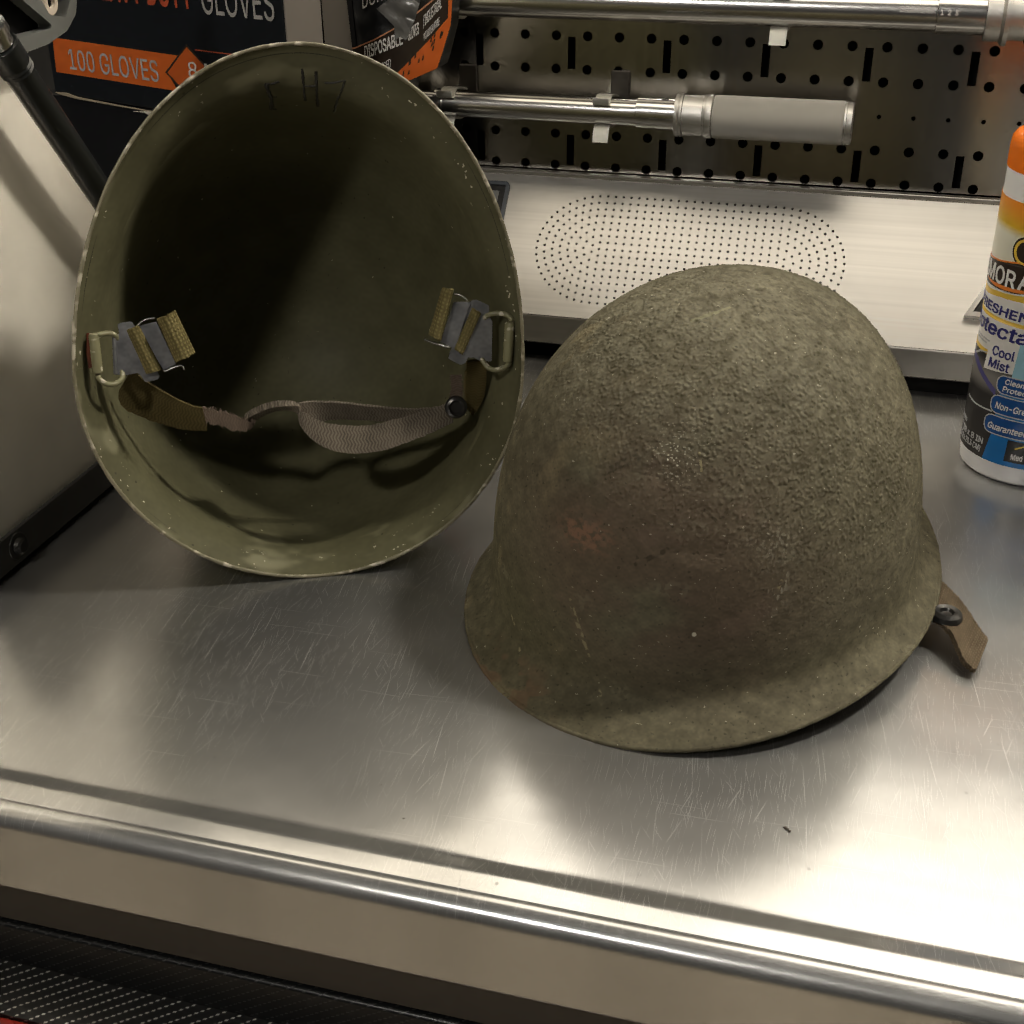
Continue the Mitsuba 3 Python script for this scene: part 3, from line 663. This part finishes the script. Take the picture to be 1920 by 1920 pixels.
strap('front_layer', [[.0034, -.0235], [-.0013, -.0268], [-.0105, -.0308], [-.0246, -.0331], [-.0388, -.0324], [-.0531, -.0290], [-.0674, -.0250], [-.0805, -.0212]], [[.0010, -.0330], [-.0049, -.0407], [-.0163, -.0463], [-.0292, -.0479], [-.042, -.0467], [-.0563, -.0428], [-.0707, -.0375], [-.0840, -.0312]], [.030, .026, .026, .030, .033], [.029, .022, .022, .028, .034], 'web_khaki', 9, .0018, .0007, 110, cs)
strap('right_strap', [[-.0890, .0050], [-.0889, -.005], [-.0902, -.0151], [-.0925, -.0240]], [[-.1000, .0060], [-.1017, -.0100], [-.1000, -.0223], [-.0960, -.0290]], [.022, .034, .036], [.024, .040, .042], 'web_olive', 10, .0016, .0008, 60, cs)
strap('tail', [[-.0818, -.0052], [-.0822, -.012], [-.0802, -.0212]], [[-.0878, -.0050], [-.0885, -.012], [-.0880, -.0212]], [.036, .033], [.037, .034], 'web_pink', 11, .0016, .0016, 40, cs)
snap = lathe([(0, .0012), (.0030, .0014), (.0044, .0032), (.0058, .0026), (.0064, .0008), (.0064, 0)], 28)
add('snap', oriented(snap, RL @ np.diag([1, -1, -1.0]), WL([-.0848, -.0222, .0300])), 'bolt_dark', cs, smooth=30)

# --- right: standing on its rim
PR = [.1224, .1439, .1089, .1633, 2.7381, 2.0596, .0226, .0184, .0120, -.0115, .0195, .0070, -.1157, -.0065, 1.5]
RR = Rot.from_euler('zxy', [2.9342, -.0094, -.0402]).as_matrix(); TR = np.array([-.0673, .6193, .0122])
def WR(p): return np.asarray(p) @ RR.T + TR
def cork(G):
    w = WR(G)
    m = np.clip((w[..., 2] + .55 * (w[..., 0] + .06) - .070 + .03 * (meshkit.fbm(w * 40, 3, 12) - .5)) / .085, 0, 1); m = .14 + .86 * m * m * (3 - 2 * m)
    # grit: grains of random size scattered over the shell
    from scipy.spatial import cKDTree
    flat = w.reshape(-1, 3)
    r_ = np.random.default_rng(3)
    area = .125
    ng = int(area / .0015 ** 2)
    wgt = np.linalg.norm(np.cross(np.roll(G, -1, 0) - G, np.gradient(G, axis=1)), axis=2).ravel()
    pick = r_.choice(len(flat), ng, p=wgt / wgt.sum())
    pt = flat[pick] + r_.normal(0, .0004, (ng, 3))
    rad = .00058 + .00075 * r_.random(ng) ** 1.5; amp = rad * (.35 + .45 * r_.random(ng))
    dd, ii = cKDTree(pt).query(flat, k=6)
    gr = np.clip(1 - (dd / rad[ii]) ** 2, 0, 1); gr = (amp[ii] * gr).max(1).reshape(m.shape)
    fine = (meshkit.noise(w * 1100, 6) - .5)
    big = (meshkit.fbm(w * 30, 3, 2) - .5) * .0005
    dents = -.0011 * np.exp(-((w - [-.086, .512, .119]) ** 2 / np.array([.010, .02, .004]) ** 2).sum(-1)) - .0008 * np.exp(-((w - [-.055, .50, .089]) ** 2 / np.array([.016, .02, .004]) ** 2).sum(-1))
    return m * (.85 * gr + .00012 * fine) + big + dents
hr = thing('steel_helmet', 'rough textured olive steel helmet standing on its rim, worn brown on the front', 'helmet', 'two olive steel helmets')
V, F, UV, GR, NR, (phR, sR) = shell_mesh(PR, (1700, 500), (260, 90), .0014, cork)
add('shell', trimesh.Trimesh(WR(V), F, process=False), 'cork_paint', hr, smooth=True)
rp = GR[:, 0] - NR[:, 0] * .0006
add('rim', sweep(WR(rp), .0014 + (meshkit.noise(rp * 300, 5) - .5) * .0005, 10, closed=True), 'cork_paint', hr, smooth=True)
top = [(.0500, .660, .010), (.0561, .6421, .0125), (.0652, .6261, .0122), (.0752, .6047, .0095), (.0797, .5965, .0075)]
bot = [(.0450, .622, .010), (.0540, .6015, .0125), (.0612, .592, .0118), (.0664, .5790, .0078), (.0736, .5725, .0040)]
m, uv = ribbon(top, bot, .0030, 110, 16, .0018, 21)
se = add('strap_end', m, 'web_tan', hr, smooth=True, uv=uv)
labels[se] = {'label': 'tan webbing strap end with a dark snap lying out to the right'}
zn = np.cross(np.array(top[2]) - top[1], np.array(bot[1]) - top[1]); zn /= np.linalg.norm(zn)
if zn[2] < 0: zn = -zn
xn = np.cross([0, 1, 0.0], zn); xn /= np.linalg.norm(xn)
Rs = np.stack([xn, np.cross(zn, xn), zn], 1)
add('snap', oriented(lathe([(0, .0016), (.0028, .0018), (.0038, .0034), (.0058, .0042), (.0076, .0028), (.0082, .0006), (.0082, 0)], 30), Rs, (.0590, .6045, .0136)), 'bolt_dark', se, smooth=30)

# ------------------------------------------------------------------ wipes canister
cn = thing('wipes_canister', 'white wipes canister with orange lid and blue label at the right edge', 'canister')
CX, CY, CRAD = .111, .832, .0403
CA = (CX, CY, 0)
body = lathe([(0, .0006), (.0375, .0006), (.0392, .0022), (.0398, .0118), (CRAD - .0004, .0124), (CRAD - .0004, .1750), (.0398, .1758), (.0398, .1896), (.0390, .1902)], 128, 'z', CA)
add('body', body, 'canister_white', cn, smooth=30)
add('cap', lathe([(.0388, .1896), (.0402, .1898), (.0402, .2020), (.0396, .2062), (.0375, .2092), (.034, .2104), (.0, .2108)], 128, 'z', CA), 'cap_orange', cn, smooth=40)
def wrapm(flat, a0, z0, lev):
    """Bends a flat mesh (x along the arc, y up, z out) round the canister from angle a0 (degrees)."""
    m = trimesh.Trimesh(flat.vertices, flat.faces, process=False)
    v, f = trimesh.remesh.subdivide_to_size(m.vertices, m.faces, .0030)
    r = CRAD - .0004 + lev + v[:, 2]; a = math.radians(a0) + v[:, 0] / CRAD
    return trimesh.Trimesh(np.stack([CX + r * np.cos(a), CY + r * np.sin(a), z0 + v[:, 1]], 1), f, process=False)
D = math.pi / 180 * CRAD                # metres of arc per degree
def patch(pts, lev, t=.00012):          # pts as (degrees, z)
    pg = Polygon([(a * D, z) for a, z in pts]) if not hasattr(pts, 'exterior') else pts
    return wrapm(trimesh.creation.extrude_polygon(pg, t, engine='earcut'), 0, 0, lev)
def bandp(a0, a1, z0, z1, lev): return patch([(a, z0) for a in np.linspace(a0, a1, 8)] + [(a, z1) for a in np.linspace(a1, a0, 8)], lev)
lab = add('label', bandp(120, 330, .0130, .1745, .0001), 'label_white', cn)
add('colour_blend', bandp(120, 330, .1375, .1742, .0004), 'label_blend', lab)
badge = Polygon([(a * D, z) for a, z in [(170, .1345), (186, .1352), (205, .1368), (229, .1398), (262, .1400), (262, .1240), (245, .1236), (229, .1215), (205, .1205), (186, .1200), (170, .1200)]])
add('badge', patch(badge, .0006), 'label_dark', lab)
add('badge_line', patch([(170, .1343), (205, .1366), (229, .1396), (262, .1400), (262, .1412), (229, .1406), (205, .1376), (170, .1352)], .0008), 'label_orange', lab)
add('badge_arc', patch([(186, .1232), (200, .1234), (225, .1242), (245, .1254), (245, .1236), (232, .1224), (218, .1216), (205, .1216), (194, .1222)], .0009), 'label_orange', lab)
add('emblem', patch(Point(232 * D, .1470).buffer(.0088, quad_segs=10), .00055), 'label_dark', lab)
add('emblem_ring', patch(Point(232 * D, .1470).buffer(.0075, quad_segs=10).difference(Point(233 * D, .1470).buffer(.0062, quad_segs=10)), .0008), 'label_yellow', lab)
def word(s, a0, a1, z, hgt, lev, bold=True, slant=0.0): return wrapm(text_flat(s, (a1 - a0) * D, hgt, bold, .00018, slant), a0, z, lev)
add('lettering', cat([word('ARMOR', 162, 228.5, .1243, .0100, .0009), word('ALL', 231, 266, .1250, .0100, .0009)]), 'print_white', lab)
add('yellow_band', cat([patch([(130, .1130), (190, .1140), (215, .1165), (250, .1180), (250, .1210), (238, .1212), (215, .1195), (196, .1180), (175, .1175), (130, .1175)], .0004), bandp(130, 260, .1018, .1042, .0004)]), 'label_yellow', lab)
add('lettering', cat([word('REFRESHENER', 161, 266, .1060, .0055, .0007, True, .10), word('Protectant', 163, 270, .0925, .0085, .0007, True, .15)]), 'label_navy', lab)
add('fine_print', cat([word('protects and renews', 186, 212, .0872, .0011, .0006, False), word('interior surfaces', 186, 207, .0852, .0011, .0006, False)]), 'label_silver', lab)
add('photo_print', bandp(120, 245, .0132, .0790, .0004), 'label_photo', lab)
add('photo_edge', bandp(120, 214, .0790, .0815, .0004), 'label_yellow', lab)
add('photo_streak', patch([(180, .0720), (195, .0690), (215, .0615), (228, .0560), (228, .0600), (212, .0665), (196, .0735), (182, .0755)], .0006), 'label_violet', lab)
add('photo_line', patch([(188, .0455), (206, .0445), (228, .0452), (228, .0462), (206, .0455), (188, .0463)], .0006), 'label_silver', lab)
add('photo_line', patch([(188, .0735), (200, .0780), (212, .0800), (212, .0806), (198, .0789), (186, .0742)], .0006), 'label_silver', lab)
add('blue_field', patch([(226, .0132), (330, .0132), (330, .0640), (233, .0640), (231, .0320)], .0006), 'label_cyan', lab)
add('mist_box', patch([(212.4, .0885), (228, .0905), (256, .0930), (254, .0735), (237, .0725), (209.5, .0700)], .0008), 'label_white', lab)
add('mist_sky', patch([(243, .0925), (290, .0940), (290, .0640), (240, .0640)], .0010), 'label_sky', lab)
add('lettering', cat([word('Cool', 217.5, 240, .0812, .0058, .0012, True, .08), word('Mist', 215.5, 237, .0732, .0056, .0012, True, .08)]), 'label_navy', lab)
def pill(a0, a1, z0, z1):
    p = Polygon([(a0 * D, z0), (a1 * D, z0), (a1 * D, z1), (a0 * D, z1)]); r = (z1 - z0) * .42
    return p.buffer(-r).buffer(r, quad_segs=6)
pills = [pill(228.3, 320, .0590, .0712), pill(225.6, 320, .0456, .0580), pill(222.3, 320, .0320, .0445)]
add('pill_edge', cat([patch(p.difference(p.buffer(-.0007)), .0014) for p in pills]), 'label_silver', lab)
add('pill', cat([patch(p.buffer(-.0007), .0012) for p in pills]), 'label_blue', lab)
add('lettering', cat([word('Cleans &', 236, 262, .0660, .0033, .0016, True, .15), word('Protects', 235, 261, .0612, .0033, .0016, True, .15), word('Non-Greasy', 231, 268, .0492, .0040, .0016, True, .15), word('Guaranteed', 227, 262, .0352, .0040, .0016, True, .15), word('Med', 252.5, 262, .0188, .0038, .0016, True)]), 'print_white', lab)
add('pill_box', patch([(247.5, .0308), (320, .0308), (320, .0165), (246.5, .0165)], .0008), 'label_black', lab)
add('pill_arc', patch([(254, .0262), (262, .0292), (270, .0302), (270, .0295), (262, .0284), (254.5, .0254)], .0011), 'label_yellow', lab)
add('lettering', cat([word('30 WIPES', 176, 196, .0290, .0028, .0006, False), word('7 IN x 8 IN', 182, 224, .0222, .0040, .0006, True), word('(17.8 x 20.3 CM)', 180, 222.5, .0168, .0038, .0006, True)]), 'label_silver', lab)

# ------------------------------------------------------------------ cartons and glove pack at the back left
P0 = np.array([-.5910, .8800, 0.0]); yaw = math.radians(-19)
BD = np.array([math.cos(yaw), math.sin(yaw), 0]); BN = np.array([math.sin(yaw), -math.cos(yaw), 0])
RB = np.stack([BD, np.array([0, 0, 1.0]), BN], 1)                 # local x along the front, y up, z out of the front
def onbox(m, x=0, y=0, z=0): return oriented(m, RB, P0 + RB @ np.array([x, y, z]))
ct = thing('carton', 'plain black carton at the back left, with another box on top of it', 'box')
add('body', onbox(bx(-.02, .2360, .0006, .1905, -.13, -.0010)), 'carton_black', ct)
gb = thing('glove_box', 'black disposable glove box with an orange band reading 100 gloves', 'box')
add('body', onbox(bx(-.004, .2325, .1915, .345, -.036, 0.0)), 'box_ink', gb)
sd = add('side_flap', onbox(bx(.2328, .2340, .1925, .345, -.0335, -.0004, .0003)), 'box_side', gb)
labels[sd] = {'label': 'grey side of the glove box'}
edge = Polygon([(-.002, .1926), (.010, .1931), (.022, .1915), (.060, .1906), (.102, .1900), (.118, .1908), (.118, .1894), (.060, .1897), (.020, .1902), (.002, .1915)])
add('torn_edge', onbox(trimesh.creation.extrude_polygon(edge, .0012, engine='earcut'), z=.0002), 'card_edge', gb)
add('torn_flake', onbox(trimesh.creation.extrude_polygon(Polygon([(.083, .1882), (.094, .1888), (.104, .1868), (.112, .1900), (.098, .1897)]), .0015, engine='earcut'), z=.0016), 'torn_white', gb)
band = add('orange_band', onbox(trimesh.creation.extrude_polygon(Polygon([(.002, .2072), (.1290, .2064), (.1205, .2180), (.1340, .2300), (.004, .2312)]), .0004, engine='earcut'), z=.0002), 'box_orange', gb)
dia = Polygon([(.1200, .2180), (.1430, .2375), (.1680, .2195), (.1450, .2000)])
dk = add('orange_diamond', onbox(trimesh.creation.extrude_polygon(dia.buffer(-.0008), .0006, engine='earcut'), z=.0004), 'box_orange_dark', gb)
add('keyline', onbox(trimesh.creation.extrude_polygon(dia.buffer(.0004).difference(dia.buffer(-.0006)), .0008, engine='earcut'), z=.0004), 'label_dark', dk)
add('rule', onbox(trimesh.creation.extrude_polygon(sbox(.150, .2349, .232, .2355), .0004, engine='earcut'), z=.0002), 'box_red', gb)
add('lettering', onbox(text_flat('100 GLOVES', .0930, .0140), .0190, .2108, .0007), 'print_grey', band)
add('lettering', onbox(text_flat('8 MIL', .046, .0104), .1425, .2168, .0011), 'print_white', dk)
add('lettering', onbox(text_flat('HEAVY DUTY', .1010, .0200, True), .0520, .2612, .0003), 'box_red', gb)
add('lettering', onbox(text_flat('GLOVES', .0640, .0200), .1615, .2588, .0003), 'print_grey', gb)

gp = thing('glove_pack', 'crinkled black and orange pack of disposable gloves above the left helmet', 'pack')
outl = Polygon([(-.3855, .300), (-.3853, .2555), (-.3822, .2222), (-.3720, .1500), (-.3640, .0900), (-.3560, .1150), (-.3440, .1780), (-.3357, .2022), (-.3155, .2108), (-.3125, .2190), (-.3062, .2400), (-.3046, .2600), (-.3050, .300)])
outl = outl.buffer(-.003).buffer(.003)
PCX = -.345
def pack_y(x, z, out=0.0):
    t = (x - PCX) / .042
    return .9300 + .006 * t * 0 + .016 * np.abs(t) ** 2.2 + .010 * np.clip((.2150 - z) / .02, 0, 1) ** 2 * np.clip((x + .34) / .03, 0, 1) - out
def on_pack(poly, lev, t=.0003):
    m = trimesh.util.concatenate([trimesh.creation.extrude_polygon(g, t, engine='earcut') for g in getattr(poly, 'geoms', [poly])])
    v, f = trimesh.remesh.subdivide_to_size(m.vertices, m.faces, .0040)
    return trimesh.Trimesh(np.stack([v[:, 0], pack_y(v[:, 0], v[:, 1], lev + v[:, 2]), v[:, 1]], 1), f, process=False)
m = trimesh.creation.extrude_polygon(outl, 1.0, engine='earcut')
v, f = trimesh.remesh.subdivide_to_size(m.vertices * [1, 1, .005], m.faces, .0035)
kz = v[:, 2] / .005
yy = np.where(kz > .5, pack_y(v[:, 0], v[:, 1]), .960)
add('body', trimesh.Trimesh(np.stack([v[:, 0], yy, v[:, 1]], 1), f, process=False), 'pack_film', gp)
add('side_strip', prism(Polygon([(-.4060, .300), (-.4052, .2100), (-.3960, .09), (-.3700, .09), (-.3826, .2222), (-.3857, .2555), (-.3859, .300)]), .002, XZ, (0, .9485, 0)), 'pack_side', gp)
add('dark_edge', on_pack(Polygon([(-.3855, .300), (-.3851, .2555), (-.3820, .2222), (-.3775, .2230), (-.3795, .2555), (-.3798, .300)]).intersection(outl.buffer(-.0002)), .0004), 'label_black', gp)
lower = Polygon([(-.390, .2205), (-.3790, .2228), (-.3600, .2305), (-.3450, .2380), (-.3300, .2470), (-.3170, .2570), (-.3010, .2760), (-.29, .27), (-.30, .18), (-.40, .05)])
add('lower_print', on_pack(lower.intersection(outl.buffer(-.0002)), .0005), 'label_dark', gp)
cl = LineString([(-.383, .2212), (-.3790, .2222), (-.3600, .2300), (-.3450, .2376), (-.3300, .2468), (-.3170, .2570), (-.305, .272)]).buffer(.00050)
add('copper_line', on_pack(cl.intersection(outl), .0009), 'line_copper', gp)
org = Polygon([(-.3520, .1960), (-.3455, .2060), (-.3340, .2165), (-.3180, .2330), (-.3080, .2450), (-.3072, .2650), (-.300, .2650), (-.300, .19), (-.36, .10)])
ok = add('orange_foot', on_pack(org.intersection(outl.buffer(-.0003)), .0008), 'box_orange', gp)
fl = []
for i in range(16):
    t = rng.random(); s_ = rng.random()
    x0 = -.340 + .028 * t; z0 = .2080 + .026 * t - .010 * s_ + .004
    fl.append(Polygon([(x0, z0), (x0 + .0012, z0 + .001), (x0 + .0016, z0 + .0042), (x0 + .0008, z0 + .0032)]))
add('tread_print', on_pack(unary_union(fl).intersection(org).intersection(outl.buffer(-.001)), .0012), 'label_dark', ok)
def pack_text(s, x, z, w, h_, ang, bold=True):
    m = text_flat(s, w, h_, bold, .0003); c, s2 = math.cos(math.radians(ang)), math.sin(math.radians(ang))
    v, f = trimesh.remesh.subdivide_to_size(m.vertices, m.faces, .004)
    X, Z = x + v[:, 0] * c - v[:, 1] * .0, z + v[:, 0] * s2 + v[:, 1] * 1.0
    return trimesh.Trimesh(np.stack([X, pack_y(X, Z, .0010 + v[:, 2]), Z], 1), f, process=False)
add('lettering', cat([pack_text('DISPOSABLE', -.3695, .2160, .0335, .0085, 21), pack_text('GLOVES', -.3345, .2300, .0095, .0076, 34), pack_text('/ INDUSTRIAL', -.3238, .2390, .0180, .0072, 47, False), pack_text('POWDER FREE', -.3235, .2300, .0150, .0050, 46, False), pack_text('USED', -.3560, .2080, .0090, .0058, 26, False)]), 'print_white', gp)
ck = add('film_highlight', on_pack(Polygon([(-.3569, .2510), (-.3480, .2570), (-.3237, .2600), (-.3290, .2440), (-.3357, .2305), (-.3400, .2330), (-.3437, .2300), (-.3440, .2400), (-.3500, .2455)]).intersection(outl), .0016), 'highlight_grey', gp)  # added patch, the film's highlight put into its colour
labels[ck] = {'label': 'grey patch painting the highlight of crumpled film on the pack'}
add('lettering', pack_text('DURA', -.3690, .2500, .0250, .0110, 22, False), 'print_white', gp)

# ------------------------------------------------------------------ wrenches on the pegboard
def wrench(label, prof, y, z, parts):
    w = thing('torque_wrench', label, 'torque wrench', 'torque wrenches on the pegboard')
    for nm, pr, mat in parts:
        mesh = lathe([(max(r, 0), x) for r, x in pr], 64, 'x', (0, y, z))
        if mat == 'knurled':
            a = np.arange(64) * 2 * np.pi / 64; uv = np.array([[x, aa * .0165] for r, x in pr for aa in a])
            add(nm, mesh, mat, w, smooth=True, uv=uv)
        else:
            add(nm, mesh, mat, w, smooth=28)
    return w
w1 = wrench('short chrome torque wrench with a pale knurled grip on the lower hooks', None, .981, .1778,
    [('head', [(0, -.385), (.016, -.384), (.016, -.352), (.0085, -.345), (.0085, -.3325), (.0107, -.3320), (.0107, -.3285), (.0098, -.3280), (.0098, -.3262)], 'chrome'),
     ('tube', [(.0098, -.3260), (.0094, -.3240), (.0094, -.1775), (.0107, -.1770), (.0109, -.1490)], 'chrome'),
     ('collar', [(.0109, -.1488), (.0150, -.1486), (.0153, -.1465), (.0148, -.1457), (.0153, -.1446), (.0153, -.1434), (.0142, -.1428), (.0142, -.1285), (.0152, -.1280), (.0148, -.1268), (.0153, -.1258), (.0153, -.1222), (.0140, -.1216)], 'satin_chrome'),
     ('grip', [(.0140, -.1214), (.0149, -.1210), (.0151, -.1190), (.0151, -.0320), (.0151, -.0306), (.0151, -.0296)], 'knurled'),
     ('end_cap', [(.0151, -.0294), (.0152, -.0280), (.0146, -.0276), (.0146, -.0240), (.0138, -.0234), (0, -.0233)], 'satin_chrome')])
w2 = wrench('long chrome torque wrench along the top edge on the upper hooks', None, .981, .2528,
    [('head', [(0, -.420), (.020, -.418), (.020, -.38), (.0118, -.37), (.0118, -.350)], 'chrome'),
     ('tube', [(.0118, -.3498), (.0118, .0225), (.0118, .0230), (.0131, .0234), (.0131, .0540)], 'chrome'),
     ('collar', [(.0131, .0542), (.0165, .0544), (.0168, .0560), (.0168, .0640), (.0195, .0660), (.0195, .0690), (.0158, .0692), (.0158, .0800), (.0150, .0802)], 'satin_chrome'),
     ('grip', [(.0150, .0804), (.0172, .0808), (.0172, .1700), (.0120, .1720), (0, .1722)], 'strut_black')])
def on_tube(m, y, z, r):                # bends flat lettering (x along, y round) onto a wrench tube
    v = m.vertices; a = v[:, 1] / r
    return trimesh.Trimesh(np.stack([v[:, 0], y - (r + v[:, 2]) * np.cos(a), z + (r + v[:, 2]) * np.sin(a)], 1), m.faces, process=False)
sc = []
for i in range(7):
    for j, s_ in enumerate(('%d0' % (i + 1), '-')):
        tm = text_flat(s_, .0042 if j == 0 else .0030, .0026 if j == 0 else .0009, True, .0003)
        tm = oriented(tm, np.array([[0, -1, 0], [1, 0, 0], [0, 0, 1.0]]), (.0016 + i * .0034, .0010 + j * .0050, 0))
        v, f = trimesh.remesh.subdivide_to_size(tm.vertices, tm.faces, .0015)
        sc.append(on_tube(trimesh.Trimesh(v, f, process=False), .981, .2528, .0119))
for i, s_ in enumerate('123'):
    tm = oriented(text_flat(s_, .0022, .0030, True, .0002), None, (.0250 + i * .0046, .0005, 0))
    sc.append(on_tube(tm, .981, .2528, .0132))
add('scale_marks', cat(sc), 'print_white', w2)

def hook(x, z, r, label):
    h_ = thing('pegboard_hook', label, 'hook', 'spring clips on the pegboard')
    w_ = .0058
    add('base_plate', bx(x - .0065 + .0055, x + .0075 + .0055, PY - .0035, PY - .0002, z + .004, z + .0240, .0006), 'rail_metal', h_)
    def strip(prof):
        pts = spline(np.array([(y_, z_) for y_, z_ in prof]), 26)
        n = len(pts); tg = np.gradient(pts, axis=0); tg /= np.linalg.norm(tg, axis=1, keepdims=True)
        nn = np.stack([-tg[:, 1], tg[:, 0]], 1) * .0006
        ring = np.vstack([pts + nn, (pts - nn)[::-1]])
        return prism(Polygon(ring).buffer(0), 2 * w_, np.array([[0, 0, 1], [1, 0, 0], [0, 1, 0.0]]), (x - w_, 0, 0))
    yc = .981
    add('upper_jaw', strip([(PY - .004, z + .0060), (yc + .016, z + r - .0005), (yc + .006, z + r + .0012), (yc - .002, z + r + .0008), (yc - .0085, z + r - .0030), (yc - .0120, z + r - .0022), (yc - .0138, z + r + .0022)]), 'bright_clip', h_, smooth=40)
    add('lower_jaw', strip([(PY - .004, z - .006), (yc + .014, z - r - .0030), (yc + .002, z - r - .0016), (yc - .006, z - r - .0005), (yc - .0095, z - r - .0045), (yc - .0120, z - r - .0110)]), 'bright_clip', h_, smooth=40)
hook(-.2022, .1778, .0094, 'bright spring clip holding the middle of the short torque wrench')
hook(-.3213, .1778, .0094, 'spring clip at the left end of the short torque wrench by the helmet rim')
hook(-.0797, .2528, .0118, 'bright spring clip holding the middle of the long torque wrench')
hook(-.3178, .2528, .0118, 'spring clip of the long torque wrench beside the glove pack')

# ------------------------------------------------------------------ crumbs on the bench
cr = []
def crumb(x, y, s_):
    m = trimesh.creation.icosphere(subdivisions=1, radius=1.0)
    m.vertices = m.vertices * np.array([s_, s_ * .6, s_ * .4]) * (1 + .5 * (rng.random((len(m.vertices), 1)) - .5))
    a = rng.random() * 6.3; c, q = math.cos(a), math.sin(a)
    m.vertices = m.vertices @ np.array([[c, -q, 0], [q, c, 0], [0, 0, 1]]).T + [x, y, s_ * .35]
    return m
for x, y, s_ in [(-.0048, .4402, .0011), (-.0036, .4390, .0009), (-.0058, .4410, .0007), (.0, .74, .0006), (-.33, .5, .0005)]:
    cr.append(crumb(x, y, s_))
for i in range(6):
    cr.append(crumb(-.45 + .56 * rng.random(), .395 + .35 * rng.random() ** 1.5, .0003 + .0002 * rng.random()))
scene['crumbs'] = mikit.ply(cat(cr), 'speck')
labels['crumbs'] = {'label': 'dark crumbs scattered on the steel bench top', 'category': 'crumbs', 'kind': 'stuff'}
